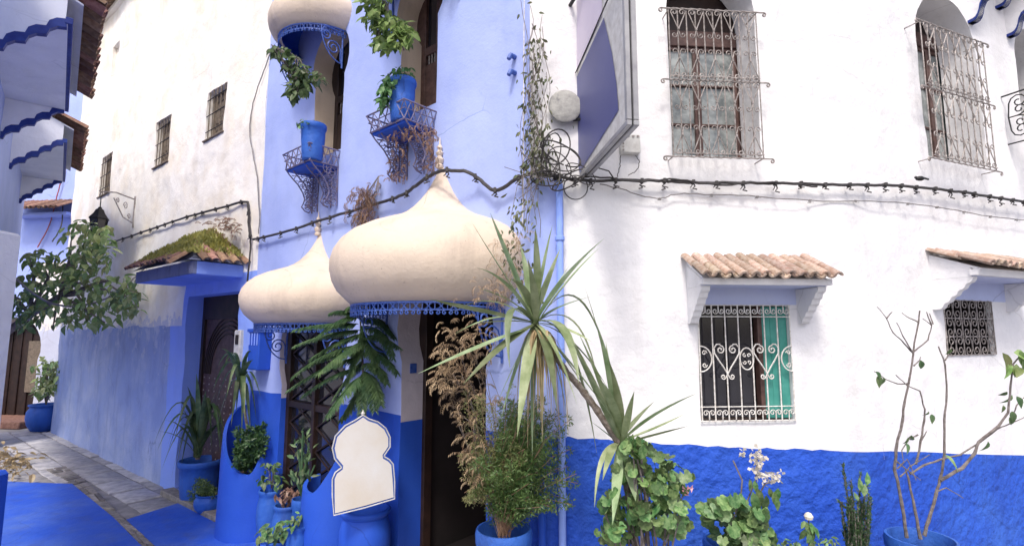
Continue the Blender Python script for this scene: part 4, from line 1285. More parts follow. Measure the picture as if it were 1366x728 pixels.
# white gate pillar in front of it
p1 = at(28, 312, 3.6)
mb = MB(); x1 = p1.x
for k, (a, b, z0, z1) in enumerate(((0, 0, -.1, p1.z),)):
    mb.bbox(x1 - .75, x1, 3.25, 3.6, -.1, p1.z, .02)
pil = obj('white_pillar', mb, MT['white'], smooth=True)
tag(pil, 'plain white plastered pillar at the left edge of the photo', 'pillar')
p0 = at(12, 626, 3.2)
mb = MB(); mb.bbox(p0.x - 1.2, p0.x, 2.6, 3.2, -.05, p0.z, .02)
lw = obj('low_blue_wall', mb, MT['deep']); tag(lw, 'low blue parapet at the bottom left beside the painted floor', 'low wall')

# ================================================================== end of the lane
far = thing('far_house', FE.P(5, 0, 0), 'pale blue house closing the end of the lane behind the leafy tree', 'house')
g0 = FE.pix(-25, 560)[0]; g1 = FE.pix(42, 560)[0]; gt = FE.pix(20, 430)[1]
wall('front_wall', far, FE, rect(0, 8.5, -.3, 8.2), [(horseshoe(g0, g1, .02, gt - .55, (g1 - g0) / 2 * 1.08), .3, 1)], [MT['far'], MT['lcream']],
     [(rect(FE.pix(40, 450)[0], FE.pix(84, 450)[0], .02, FE.pix(60, 350)[1]), 1)], step=.2, amp=.02, seed=8)
mb = MB(); M = FE.M(0, 0, -.3); mb.bbox(g0 - .1, g1 + .1, 0, .06, 0, gt + .4, .01, M); gd = obj('gate', mb, MT['wood'], far)
gx = FE.pix(26, 500)[0]
for k in range(5):
    p = MB(); p.bbox(g0 + .06 + (g1 - g0) * k / 5, g0 + (g1 - g0) * (k + 1) / 5 - .02, -.03, 0.0, .1, gt, .01, M); obj('gate_board', p, MT['wood'], gd)
p = MB(); p.bbox(FE.pix(18, 500)[0], FE.pix(38, 500)[0], -.05, -.03, FE.pix(28, 525)[1], FE.pix(28, 455)[1], .01, M); gp_ = obj('gate_grille_panel', p, MT['wood_grey'], gd)
mb = MB(); mb.bbox(g0 - .3, g1 + .4, -.6, .3, -.02, .12, .02, FE.M()); obj('door_step', mb, MT['tile_dark'], far)
rz = FE.pix(60, 283, .3)[1]
cu = FE.pix(14, 280, .3)[0]; cv = FE.pix(88, 290, .3)[0]
mb = MB(); mb.box(cu, cv, -.3, 0, rz - .06, rz, FE.M()); sr = obj('ledge_roof', mb, MT['far'], far)
tiles(sr, FE, cu, cv, 0, rz + .3, .45, rz + .06, 12, 1, MT['tile_dark'], seed=12)
# ================================================================== cables, lamps, sign
def cable(name, pts, r, mat, label, cat='cable', clips=0.0, clipmat=None, group=None, sub=5, jig=0.004, drop=.035, seed=1):
    Q = random.Random(seed)
    P = [Vector(p) for p in pts]
    out = []
    for i in range(len(P) - 1):
        a = P[max(i - 1, 0)]; b = P[i]; c = P[i + 1]; d = P[min(i + 2, len(P) - 1)]
        for k in range(sub):
            t = k / sub
            q = 0.5 * ((2 * b) + (c - a) * t + (2 * a - 5 * b + 4 * c - d) * t * t + (3 * b - a - 3 * c + d) * t ** 3)
            out.append(q + Vector((Q.uniform(-jig, jig), Q.uniform(-jig, jig), Q.uniform(-jig, jig))))
    out.append(P[-1])
    mb = MB(); mb.tube(out, r, 7)
    o = obj(name, mb, mat); tag(o, label, cat, group)
    if clips:
        acc = 0
        for i in range(len(out) - 1):
            acc += (out[i + 1] - out[i]).length
            if acc > clips * Q.uniform(.7, 1.3):
                acc = 0; p = out[i]
                c = MB(); s = Q.choice((-1, 1)); dl_ = drop * Q.uniform(.7, 1.5)
                c.tube([p + Vector((0, 0, r)), p + Vector((.006, 0, -r - .006)), p + Vector((.012 * s, .004, -dl_ * .6)), p + Vector((-.004 * s, .0, -dl_)), p + Vector((.02 * s, -.006, -dl_ * 1.2))], r * .45, 5)
                c.tube([p + Vector((0, 0, -r)), p + Vector((-.012, 0, -dl_ * .7)), p + Vector((-.02 * s, -.004, -dl_ * .9))], r * .35, 4)
                c.bbox(p.x - .009, p.x + .009, p.y - r * 1.5, p.y + r * 1.5, p.z - r * 1.35, p.z + r * 1.35, .002)
                obj('cable_clip', c, clipmat or mat, o)
    return o
Lc = [FL.PP(*p, .04) for p in ((148, 324), (200, 306), (250, 289), (296, 277), (326, 269), (331, 276), (332, 300), (334, 316))]
cable('power_cable', Lc, .013, MT['cable'], 'black cable clipped up the cream wall above the mossy canopy', clips=.22, sub=5, seed=2)
Bc = [FB.PP(*p, .05) for p in ((338, 319), (385, 308), (440, 290), (505, 271))] + [FB.PP(532, 262, .07), FB.PP(556, 247, .09), FB.PP(574, 234, .12), FB.PP(592, 228, .13), FB.PP(618, 228, .10)] + [FB.PP(*p, .05) for p in ((638, 238), (660, 254), (688, 240), (706, 232))]
cable('power_cable', Bc, .012, MT['cable'], 'black cable sagging across the pale blue wall over the big dome finial', clips=.22, seed=3)
Rc = [FR.PP(*p, .05) for p in ((716, 232), (745, 236), (780, 241), (830, 240), (880, 241), (912, 243), (955, 244), (1010, 244), (1060, 245), (1110, 246))] + [FS.PP(*p, .05) for p in ((1180, 247), (1240, 251), (1280, 256), (1320, 262), (1366, 269), (1400, 275))]
cable('power_cable', Rc, .0095, MT['cable'], 'thick black cable clipped along the white wall above the tiled awnings', clips=.13, seed=4, sub=6, jig=.003)
Rd = [FR.PP(*p, .04) for p in ((800, 246), (830, 252), (860, 262), (885, 264), (905, 258), (950, 260), (1010, 262), (1080, 267))] + [FS.PP(*p, .04) for p in ((1180, 269), (1250, 276), (1310, 287), (1366, 294), (1400, 300))]
cable('thin_cable', Rd, .0035, MT['cable_grey'], 'thin grey wire running just below the thick black cable', clips=.35, seed=5, drop=.012)
Re = [FR.PP(*p, .06) for p in ((735, 232), (760, 238), (800, 236), (850, 243), (900, 239), (960, 247), (1020, 243), (1090, 249))]
cable('thin_cable', Re, .0055, MT['cable'], 'thinner black wire wound round the thick cable by the sign', seed=6, sub=7, jig=.004)
cable('thin_cable', [FL.PP(*p, .02) for p in ((364, 62), (352, 95), (340, 130), (333, 168), (337, 205), (344, 245), (346, 290), (345, 312))], .006, MT['cable_grey'], 'grey wire hanging in a curve down the cream wall beside the blue house', seed=7)
cable('thin_cable', [FR.PP(*p, .05) for p in ((699, -20), (699, 80), (698, 160), (698, 235), (697, 300))], .003, MT['iron_white'], 'thin white string hanging straight down the blue corner', seed=8, jig=.001)
cable('thin_cable', [FE.PP(*p, .05) for p in ((86, 225), (76, 262), (66, 300), (50, 330))], .012, MT['cable_red'], 'red wire hanging on the far pale blue house', seed=9)
cable('thin_cable', [FE.PP(84, 270, .05), at(82, 300, 11.0), at(70, 322, 10.5)], .012, MT['cable'], 'black wire dropping beside the red wire on the far house', seed=10)
cable('thin_cable', [at(22, 372, 6.2), at(50, 395, 6.3), at(85, 408, 6.6), at(120, 405, 7.0), at(160, 388, 7.3), at(200, 350, 7.6)], .012, MT['cable_grey'], 'pale cord slung in a bow through the leafy tree', seed=11)
cable('thin_cable', [FL.PP(*p, .03) for p in ((334, 318), (333, 345), (330, 375), (326, 392))], .009, MT['cable'], 'short black cable dropping from the corner behind the smaller dome', seed=15)
# tangle at the corner
Q = random.Random(21)
tg = thing('wire_tangle', FR.P(.12, 2.5, .1), 'tangle of looped black wires at the corner beside the sign', 'wires')
for (cx, cy, rx, ry) in ((735, 205, 12, 28), (728, 215, 16, 22), (745, 222, 14, 22), (742, 196, 18, 24), (752, 212, 22, 16), (730, 238, 22, 10), (768, 250, 16, 16), (722, 222, 24, 12), (738, 228, 9, 26), (775, 232, 22, 10), (760, 240, 26, 8), (748, 205, 30, 12)):
    a0 = Q.uniform(0, 6); tlt = Q.uniform(-.6, .6); n = 26; dep = Q.uniform(.03, .16); pts = []
    for k in range(n + 1):
        a = a0 + (2 * pi * Q.uniform(.98, 1.0) if k == n else 2 * pi * k / n)
        x = rx * cos(a); y = ry * sin(a)
        pts.append(FR.PP(cx + x * cos(tlt) - y * sin(tlt), cy + x * sin(tlt) + y * cos(tlt), dep + .03 * sin(a * 2)))
    mb = MB(); mb.tube(pts, Q.choice((.0035, .0045, .003)), 5); obj('wire_loop', mb, MT['cable'], tg)
for (a, b, c) in (((700, 252), (720, 235), (760, 232)), ((705, 200), (722, 220), (745, 240)), ((690, 236), (720, 226), (770, 244)), ((820, 240), (812, 228), (790, 222))):
    mb = MB(); mb.tube([FR.PP(*a, .05), FR.PP(*lerp2(a, b, .6), .09), FR.PP(*b, .11), FR.PP(*lerp2(b, c, .5), .1), FR.PP(*c, .06)], .004, 5); obj('wire_end', mb, MT['cable'], tg)
# drain pipe
mb = MB(); pu = FR.pix(746, 400)[0]; ptop = FR.pix(746, 243)[1]
mb.tube([FR.P(pu, ptop, -.01), FR.P(pu, ptop, .03), FR.P(pu, ptop - .04, .04), FR.P(pu, 1.35, .04), FR.P(pu - .005, .32, .045)], .021, 12)
dp = obj('drain_pipe', mb, MT['soffit']); tag(dp, 'pale blue drain pipe running down the wall at the corner', 'pipe')
for z in (ptop - .35, 1.75, 1.0):
    c = MB(); c.lathe([(.025, -.014), (.028, -.01), (.028, .01), (.025, .014)], 12, 0, 2 * pi, Matrix.Translation(FR.P(pu, z, .04))); obj('pipe_bracket', c, MT['soffit'], dp)
# thin blue conduit on the dado side
mb = MB(); u = FB.pix(735, 600)[0]; mb.tube([FR.P(.05, .32, .05), FR.P(.05, 1.2, .05)], .022, 12); o = obj('conduit_pipe', mb, MT['deep']); tag(o, 'deep blue pipe stub at the foot of the corner', 'pipe')

# projecting sign
si = Vector((0.405, 3.07, 0)); so = Vector((0.525, 2.175, 0))
FX = Frame((si.x, si.y), (so.x - si.x, so.y - si.y))      # t runs outwards from the wall; n then points to the left, at the camera side
if FX.n.x > 0: FX.n = -FX.n
SL = (so - si).length; sz0 = FX.pix(775, 234)[1]; 
outl = [FX.pix(*p) for p in ((776, 236), (836, 148))]
uL, uR = outl[0][0], outl[1][0]
face = [(uL, sz0), (uR, sz0), (uR, sz0 + 1.5), (uL - .02, sz0 + 1.5), (uL - .10, sz0 + .9), (uL - .10, sz0 + .45)]
def fpoly(mb, F, poly, d, mat=0):
    b = len(mb.v)
    for u, z in poly: mb.v.append(tuple(F.P(u, z, d)))
    mb.f.append(tuple(range(b, b + len(poly)))); mb.m.append(mat)
sg = thing('hanging_sign', FX.P(0, sz0, 0), 'large purple blue sign box projecting from the white wall', 'sign')
mb = MB()
n = len(face)
vs = [FX.P(u, z, 0.0) for u, z in face] + [FX.P(u, z, -.045) for u, z in face]
mb.add(vs, [tuple(range(n)), tuple(range(2 * n - 1, n - 1, -1))] + [((i + 1) % n, i, n + i, n + (i + 1) % n) for i in range(n)])
obj('sign_box', mb, MT['plastic'], sg, smooth=False)
MT['purple'] = solid('purple_blue_print', (0.07, 0.08, 0.235), 0.45, c2=(0.085, 0.095, 0.26), scale=2.5, bump_s=0, spec=0.5)
MT['mauve'] = solid('pale_mauve_face', (0.52, 0.46, 0.60), 0.4, c2=(0.62, 0.56, 0.66), scale=2.5, bump_s=0)
mb = MB(); pp = [FX.pix(*p) for p in ((774, 230), (826, 147), (823, 110), (817, 70), (806, 24), (759, 127), (762, 165), (768, 205))]
fpoly(mb, FX, pp, .003); obj('purple_panel', mb, MT['purple'], sg, smooth=False)
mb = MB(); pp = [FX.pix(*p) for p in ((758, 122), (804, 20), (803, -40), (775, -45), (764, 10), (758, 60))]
fpoly(mb, FX, pp, .003); obj('mauve_panel', mb, MT['mauve'], sg, smooth=False)  # pale mauve area of the sign face above the diagonal
mb = MB()
mb.tube([FX.P(uL - .01, sz0 - .004, -.0225), FX.P(uR + .004, sz0 - .004, -.0225)], .004, 6)
M_ = Matrix.Identity(4)
for k in range(3): M_[k][0] = FX.t[k]; M_[k][1] = -FX.n[k]
M_.translation = FX.P(0, 0, 0)
mb = MB(); mb.bbox(uL - .01, uR + .014, -.006, .017, sz0 - .014, sz0 + .012, .003, M_); mb.bbox(uL - .01, uR + .014, .026, .051, sz0 - .014, sz0 + .012, .003, M_)
mb.bbox(uR - .008, uR + .014, -.006, .017, sz0 + .013, sz0 + 1.5, .003, M_); mb.bbox(uR - .008, uR + .014, .026, .051, sz0 + .013, sz0 + 1.5, .003, M_)
obj('sign_frame', mb, MT['alu'], sg)
mb = MB(); mb.box(uL - .005, uR + .009, .017, .026, sz0 - .009, sz0 + .012, M_); mb.box(uR, uR + .009, .017, .026, sz0 + .013, sz0 + 1.5, M_); obj('frame_seam', mb, MT['iron'], sg)
mb = MB(); mb.tube([FR.P(-.0 + FR.pix(760, 10)[0], sz0 + 1.1, 0), FX.P(uR * .6, sz0 + 1.1, -.02)], .012, 8); mb.tube([FR.PP(765, 160, 0), FX.P(uL + .03, sz0 + .33, -.02)], .01, 8); obj('sign_arm', mb, MT['iron'], sg)
cable('stay_rod', [FR.PP(727, 192, .04), FX.P(*FX.pix(759, 126), .02), FX.P(*FX.pix(783, 74), .02), FX.P(*FX.pix(815, 2), .02), FX.P(*FX.pix(835, -40), .02)], .004, MT['cable'], 'black stay wire running diagonally across the purple sign', 'wire', jig=.0)
# round grey lamp behind the sign
mb = MB(); c = FR.pix(752, 146)
mb.lathe([(0, -.012), (.085, -.010), (.10, -.004), (.10, .010), (.09, .016), (.05, .022), (0, .024)], 28, 0, 2 * pi, FR.M(c[0], c[1], .04) @ Matrix.Rotation(pi / 2, 4, 'X'))
rl = thing('round_wall_lamp', FR.P(c[0], c[1], 0), 'round grey disc lamp on the white wall behind the sign', 'lamp')
MT['disc'] = solid('rough_grey_disc', (0.42, 0.42, 0.40), 0.9, c2=(0.30, 0.30, 0.29), scale=30, bump_s=.6); obj('lamp_disc', mb, MT['disc'], rl); mb = MB(); mb.tube([FR.P(c[0], c[1], 0), FR.P(c[0], c[1], .04)], .03, 10); obj('lamp_mount', mb, MT['iron'], rl)
# junction box
a = FR.pix(826, 207); b = FR.pix(851, 183)
jb = thing('junction_box', FR.P(a[0], a[1], 0), 'small white junction box between the sign and the first arched window', 'electric box')
mb = MB(); mb.bbox(a[0], b[0], -.045, .01, a[1], b[1], .006, FR.M()); obj('box_body', mb, MT['plastic'], jb)
for k in range(4):
    p = MB(); u = a[0] + (b[0] - a[0]) * (k + .5) / 4; p.box(u - .007, u + .007, -.05, -.045, b[1] - .02, b[1] - .008, FR.M()); p.box(a[0] + .008, a[0] + .018, -.05, -.045, a[1] + .012 + .02 * k, a[1] + .022 + .02 * k, FR.M()); obj('knockout', p, MT['iron_grey'], jb)
cable('thin_cable', [FR.PP(828, 208, .02), FR.PP(827, 222, .03), FR.PP(824, 236, .04)], .0025, MT['cable'], 'short wire from the junction box down to the thick cable', seed=12)
cable('thin_cable', [FR.PP(848, 208, .02), FR.PP(853, 216, .04), FR.PP(848, 228, .04), FR.PP(838, 234, .04)], .0025, MT['cable'], 'curled short wire under the right side of the junction box', seed=13)
# two blue pegs on the blue wall
for (x, y, w_) in ((687, 77, 'upper'), (687, 98, 'lower')):
    mb = MB(); c = FB.pix(x, y); mb.tube([FB.P(c[0], c[1], 0), FB.P(c[0], c[1], .04), FB.P(c[0] - .005, c[1] - .03, .055)], [.016, .016, .013], 8)
    tag(obj('blue_peg', mb, MT['iron_blue']), w_ + ' of two small deep blue pegs near the corner', 'peg', 'blue pegs on the pale wall')
# bird on the cable
c = FS.PP(1228, 241, .05)
mb = MB(); mb.lathe([(0, -.035), (.012, -.025), (.017, -.008), (.017, .006), (.011, .02), (0, .027)], 10, 0, 2 * pi, Matrix.Translation(c + Vector((0, 0, .015))) @ Matrix.Rotation(pi / 2, 4, 'Y'))
mb.lathe([(0, -.01), (.009, -.004), (.010, .003), (0, .011)], 8, 0, 2 * pi, Matrix.Translation(c + Vector((-.03, 0, .022))))
mb.prism([(.02, .014), (.055, .004), (.055, .012), (.02, .024)], -.006, .006, Matrix.Translation(c))
tag(obj('small_bird', mb, MT['iron']), 'small dark bird perched on the thick cable at the right', 'bird')
# boxes left of the small door
a = FL.pix(314, 482); b = FL.pix(326, 440)
mx = thing('slot_box', FL.P(a[0], a[1], 0), 'narrow cream plaster box with a slot beside the brown door', 'meter box')
mb = MB(); mb.bbox(a[0] + .015, b[0] - .015, -.035, .02, a[1], b[1], .008, FL.M()); obj('box_body', mb, MT['plastic'], mx)
mb = MB(); mb.box(a[0] + .05, b[0] - .045, -.04, -.035, a[1] + (b[1] - a[1]) * .55, b[1] - .05, FL.M()); obj('slot', mb, MT['dark'], mx)
a = FB.pix(339, 492, .05); b = FB.pix(356, 440, .05)
mx = thing('blue_mailbox', FB.P(a[0], a[1], 0), 'deep blue mailbox on the wall left of the small dome doorway', 'mailbox')
mb = MB(); mb.bbox(a[0], b[0], -.12, .02, a[1], b[1], .008, FB.M()); obj('box_body', mb, MT['deep'], mx)
mb = MB(); zz_ = a[1] + (b[1] - a[1]) * .62
mb.bbox(a[0] - .01, b[0] + .01, -.135, .02, b[1] - .02, b[1] + .012, .004, FB.M()); obj('box_lid', mb, MT['deep'], mx)
for k in range(4):
    mb = MB(); u = a[0] + (b[0] - a[0]) * (k + .5) / 4; mb.tube([(u, -.125, zz_), (u, -.125, b[1] - .03)], .006, 5, FB.M()); obj('front_bar', mb, MT['soffit'], mx)
# hanging lantern on a scrolled arm
lr = FL.pix(181, 268); lz = FL.PP(133, 262, .42)
lan = thing('wall_lantern', FL.P(lr[0], lr[1], 0), 'black iron lantern hanging from a scrolled arm on the cream wall', 'lantern')
u0_, z0_ = lr
armz = lr[1] + .02
tipu = FL.pix(135, 262, .42)[0]
mb = MB(); mb.tube([FL.P(u0_, armz - .45, .01), FL.P(u0_, armz + .05, .01)], .012, 6)
mb.tube([FL.P(u0_, armz, .01), FL.P((u0_ + tipu) / 2, armz + .07, .25), FL.P(tipu, armz + .05, .42), FL.P(tipu, armz - .02, .44)], .011, 6)
mb.tube([FL.P(u0_, armz - .38, .01), FL.P(u0_ * .7 + tipu * .3, armz - .30, .14), FL.P(u0_ * .4 + tipu * .6, armz - .02, .27)], .009, 6)
for (f, zz, rr) in ((.25, -.12, .07), (.5, -.05, .05), (.12, -.28, .05)):
    mb.tube([FL.P(u0_ + (tipu - u0_) * (f + x), armz + z + zz, .02 + .4 * (f + x)) for x, z in spiral(0, 0, rr, 1.3, 0, 1, 12)], .007, 5)
obj('scroll_arm', mb, MT['iron_grey'], lan)
L0 = FL.P(tipu, armz - .02, .42)
zb_ = at(133, 305, L0.y).z
Hh = (L0.z - zb_) * .72
mb = MB(); mb.tube([L0, L0 - Vector((0, 0, (L0.z - zb_) * .4))], .007, 5); L0 = L0 - Vector((0, 0, (L0.z - zb_) * .28))
T = Matrix.Translation(L0 - Vector((0, 0, Hh)))
mb.lathe([(0.0, Hh * .95), (.02, Hh * .92), (.03, Hh * .85), (.055, Hh * .80), (.075, Hh * .66), (.13, Hh * .45), (.135, Hh * .40), (.12, Hh * .38), (.11, Hh * .40)], 6, 0, 2 * pi, T)
obj('lantern_cap', mb, MT['iron'], lan, angle=.3)
mb = MB(); mb.lathe([(.11, Hh * .38), (.075, -.12), (.03, -.15), (0, -.16)], 6, 0, 2 * pi, T); obj('lantern_glass', mb, MT['glass_dark'], lan, angle=.3)
for k in range(6):
    a = 2 * pi * k / 6; mb = MB(); mb.tube([T @ Vector((.115 * cos(a), .115 * sin(a), Hh * .38)), T @ Vector((.08 * cos(a), .08 * sin(a), -.12))], .006, 4); obj('lantern_rib', mb, MT['iron'], lan)

# shaped board leaning on the urn
FM_ = Frame((at(443, 640, 3.42).x, 3.42), (0.90, 0.42))
def curve_close(pts, n=5):
    out = []; m = len(pts)
    for i in range(m):
        a, b, c, d = [Vector(pts[(i + k - 1) % m]) for k in range(4)]
        for k in range(n):
            t = k / n; q = 0.5 * ((2 * b) + (c - a) * t + (2 * a - 5 * b + 4 * c - d) * t * t + (3 * b - a - 3 * c + d) * t ** 3); out.append((q.x, q.y))
    return out
bo = [(484, 553), (492, 558), (504, 562), (514, 570), (520, 582), (520, 595), (512, 607), (512, 608), (519, 612), (524, 618), (526, 640), (526, 664), (486, 676), (445, 686), (443, 660), (443, 638), (447, 629), (455, 623), (455, 622), (446, 611), (443, 597), (447, 581), (460, 567), (473, 560)]
ol = [FM_.pix(*p) for p in bo]
cxb = sum(p[0] for p in ol) / len(ol); czb = sum(p[1] for p in ol) / len(ol)
def shrink(pl, k):
    n = len(pl); out = []
    area = sum(pl[i][0] * pl[(i + 1) % n][1] - pl[(i + 1) % n][0] * pl[i][1] for i in range(n))
    sgn = 1 if area > 0 else -1
    for i in range(n):
        a = Vector(pl[i - 1]); b = Vector(pl[i]); c = Vector(pl[(i + 1) % n])
        e1 = (b - a); e2 = (c - b)
        nn = Vector((-(e1.y + e2.y), e1.x + e2.x)) * sgn
        if nn.length > 1e-9: nn.normalize()
        out.append((b.x + nn.x * k, b.y + nn.y * k))
    return out
bd_ = thing('shaped_board', FM_.P(cxb, min(p[1] for p in ol), 0), 'blank cream board in a blue frame cut like a domed arch, leaning on an urn', 'board')
tilt = Matrix.Identity(4)
mb = MB(); mb.prism(ol, -.012, .018, FM_.M()); obj('board_frame', mb, MT['iron_blue'], bd_, smooth=False)
mb = MB(); mb.prism(shrink(ol, .014), -.016, -.011, FM_.M()); obj('board_face', mb, MT['board'], bd_, smooth=False)
e1 = MB(); e1.tube([FM_.P(u, z, .013) for u, z in ol + [ol[0]]], .0042, 5); obj('frame_edge', e1, MT['plastic'], bd_)
e1 = MB(); e1.lathe([(.010, 0), (.014, .01), (.006, .02), (0, .035)], 8, 0, 2 * pi, FM_.M(FM_.pix(484, 553)[0], FM_.pix(484, 553)[1], 0)); obj('frame_finial', e1, MT['plastic'], bd_)

# ================================================================== plants
def pot_mesh(r, h, style=0, seed=0):
    mb = MB()
    if style == 0:    # straight tub with a thick rim
        pr = [(0, 0), (r * .72, 0), (r * .78, .01), (r * .86, h * .3), (r * .92, h * .6), (r * .93, h * .84), (r * .99, h * .86), (r * 1.03, h * .9), (r * 1.04, h * .96), (r * 1.0, h), (r * .93, h), (r * .88, h * .94), (r * .85, h * .8)]
    elif style == 1:  # round belly
        pr = [(0, 0), (r * .6, 0), (r * .7, .01), (r * .93, h * .25), (r * 1.03, h * .5), (r * 1.0, h * .72), (r * .86, h * .86), (r * .84, h * .9), (r * .93, h * .94), (r * .95, h * .98), (r * .9, h), (r * .82, h), (r * .76, h * .93), (r * .76, h * .84)]
    else:             # tall urn
        pr = [(0, 0), (r * .6, 0), (r * .66, .015), (r * .85, h * .35), (r * 1.0, h * .68), (r * 1.0, h * .8), (r * .9, h * .9), (r * .84, h * .93), (r * .98, h * .96), (r * 1.0, h * .985), (r * .96, h), (r * .86, h), (r * .8, h * .95), (r * .8, h * .86)]
    def wob(a, z): return .012 * noise.noise(Vector((cos(a) * 2, sin(a) * 2, z * 5 + seed)))
    mb.lathe(pr, 30, 0, 2 * pi, None, 0, wob)
    s = MB(); q = pr[-1]; n = 18; R_ = random.Random(seed)
    s.v.append((0, 0, q[1] + .012)); 
    for rr_ in (.5, 1.0):
        for k in range(n): s.v.append((q[0] * rr_ * cos(2 * pi * k / n), q[0] * rr_ * sin(2 * pi * k / n), q[1] + R_.uniform(-.006, .010) * (1 if rr_ < 1 else .3)))
    for k in range(n):
        s.f.append((0, 1 + k, 1 + (k + 1) % n)); s.m.append(0)
        s.f.append((1 + k, 1 + n + k, 1 + n + (k + 1) % n, 1 + (k + 1) % n)); s.m.append(0)
    return mb, s
def potted(x, y, z, r, h, style, label, cat='potted plant', group=None, seed=0, name='potted_plant', mat=None):
    t = thing(name, (x, y, z), label, cat, group)
    mb, s = pot_mesh(r, h, style, seed)
    M = Matrix.Translation((x, y, z))
    p = obj('pot', mb, mat or MT['pot'], t, M, angle=1.2)
    obj('soil', s, MT['soil'], p, M)
    return t
def leaf_mesh(name, mat, L=1.0, W=.4, fold=.18, bend=.25, n=5):
    mb = MB(); vs = []
    for i in range(n + 1):
        t = i / n; w = W / 2 * sin(pi * (t ** .8)) if 0 < t < 1 else .0
        z = -bend * t * t
        vs += [(-w, L * t, z + fold * w), (0, L * t, z), (w, L * t, z + fold * w)]
    fs = []
    for i in range(n):
        a = i * 3; fs += [(a, a + 1, a + 4, a + 3), (a + 1, a + 2, a + 5, a + 4)]
    mb.add(vs, fs); return mb.mesh(name, mat)
def round_leaf(name, mat, seed):
    mb = MB(); Q = random.Random(seed); n = 20; vs = [(0, 0, 0)]
    for ring in (.55, 1.0):
        for k in range(n):
            a = 2 * pi * k / n + pi / 2
            cut = .35 if k == n // 2 else 1.0
            rr = ring * (1 + .06 * (1 if k % 3 else -1.3)) * cut * Q.uniform(.95, 1.05)
            vs.append((rr * cos(a), rr * sin(a), .10 * ring + (.07 * sin(a * 5) if ring == 1.0 else .0)))
    fs = [(0, 1 + k, 1 + (k + 1) % n) for k in range(n)] + [(1 + k, 1 + n + k, 1 + n + (k + 1) % n, 1 + (k + 1) % n) for k in range(n)]
    mb.add(vs, fs); return mb.mesh(name, mat)
def orient(p, nrm, upv, s):
    """local z to nrm, local y as near upv as possible"""
    z = nrm.normalized(); y = upv - z * upv.dot(z)
    if y.length < 1e-3: y = z.orthogonal()
    y.normalize(); x = y.cross(z)
    m = Matrix.Identity(4)
    for k in range(3): m[k][0] = x[k] * s; m[k][1] = y[k] * s; m[k][2] = z[k] * s
    m.translation = p; return m
def rv(Q, s=1.0): return Vector((Q.uniform(-s, s), Q.uniform(-s, s), Q.uniform(-s, s)))
def scatter(parent, name, meshes, pts, size, Q, nrm=Vector((0, -.7, .7)), spread=.8, droop=Vector((0, 0, -1)), dsp=.8, limit=295, stuffname='foliage'):
    extra = MB(); mats = meshes[0].materials[0]
    for i, p in enumerate(pts):
        m = orient(p, nrm + rv(Q, spread), droop + rv(Q, dsp), size * Q.uniform(.65, 1.25))
        me = Q.choice(meshes)
        if i < limit: link(name, me, parent, m)
        else: extra.add([m @ v.co for v in me.vertices], [tuple(q.vertices) for q in me.polygons])
    if extra.v:
        obj(stuffname, extra, mats, parent, stuff=True)
LF = [leaf_mesh('long_leaf_%d' % k, MT['tree'], 1, .42 + .06 * k, .25, .2 + .15 * k) for k in range(3)]
LV = [leaf_mesh('creeper_leaf_%d' % k, MT['vine'], 1, .4, .2, .3, 3) for k in range(2)]
LG = [round_leaf('geranium_leaf_%d' % k, MT['gera'], k) for k in range(4)]
LS = [leaf_mesh('small_leaf_%d' % k, MT['gera'], 1, .5, .2, .2, 3) for k in range(2)]
LD = [leaf_mesh('dry_leaf_%d' % k, MT['dry'], 1, .45, .5, .5, 4) for k in range(2)]

def straps(parent, c, leaves, mat, Yc, seed=1, w0=.034, name='leaf'):
    """each leaf: (control pixel, tip pixel, tip depth, width)"""
    Q = random.Random(seed)
    for L in leaves:
        (cx, cy), (tx, ty), Yt = L[0], L[1], L[2]
        w = (L[3] if len(L) > 3 else w0) * 1.45
        mb = MB()
        mb.blade(c + rv(Q, .012), at(cx, cy, (Yc + Yt) / 2), at(tx, ty, Yt), w, 12, 0, .3, None, .38, Q.uniform(-.5, .5))
        obj(name, mb, mat, parent)

# ---- large yucca before the corner
Yc = 2.55
yb = FR.P(FR.pix(852, 728, .34)[0], 0, .34)
yuc = potted(yb.x, yb.y, .3, .15, .42, 0, 'tall yucca with a bent trunk and a big crown of strap leaves before the corner', 'yucca', seed=3, name='potted_yucca')
C1 = at(714, 432, Yc); C2 = at(827, 592, 2.58)
tr = [Vector((yb.x, yb.y, .68)), at(842, 690, 2.62), at(835, 630, 2.6), at(826, 592, 2.58), at(812, 570, 2.56), at(792, 540, 2.55), at(775, 518, 2.55), at(757, 497, 2.55), at(738, 470, 2.55), at(722, 448, 2.55), C1]
mb = MB(); Q = random.Random(8); tt = []; rr = []
for i in range(len(tr) - 1):
    for k in range(4):
        tt.append(tr[i].lerp(tr[i + 1], k / 4) + rv(Q, .002)); rr.append((.019 - .0006 * i) * (1.12 if k % 2 else .92))
mb.tube(tt, rr, 10); obj('trunk', mb, MT['bark'], yuc)
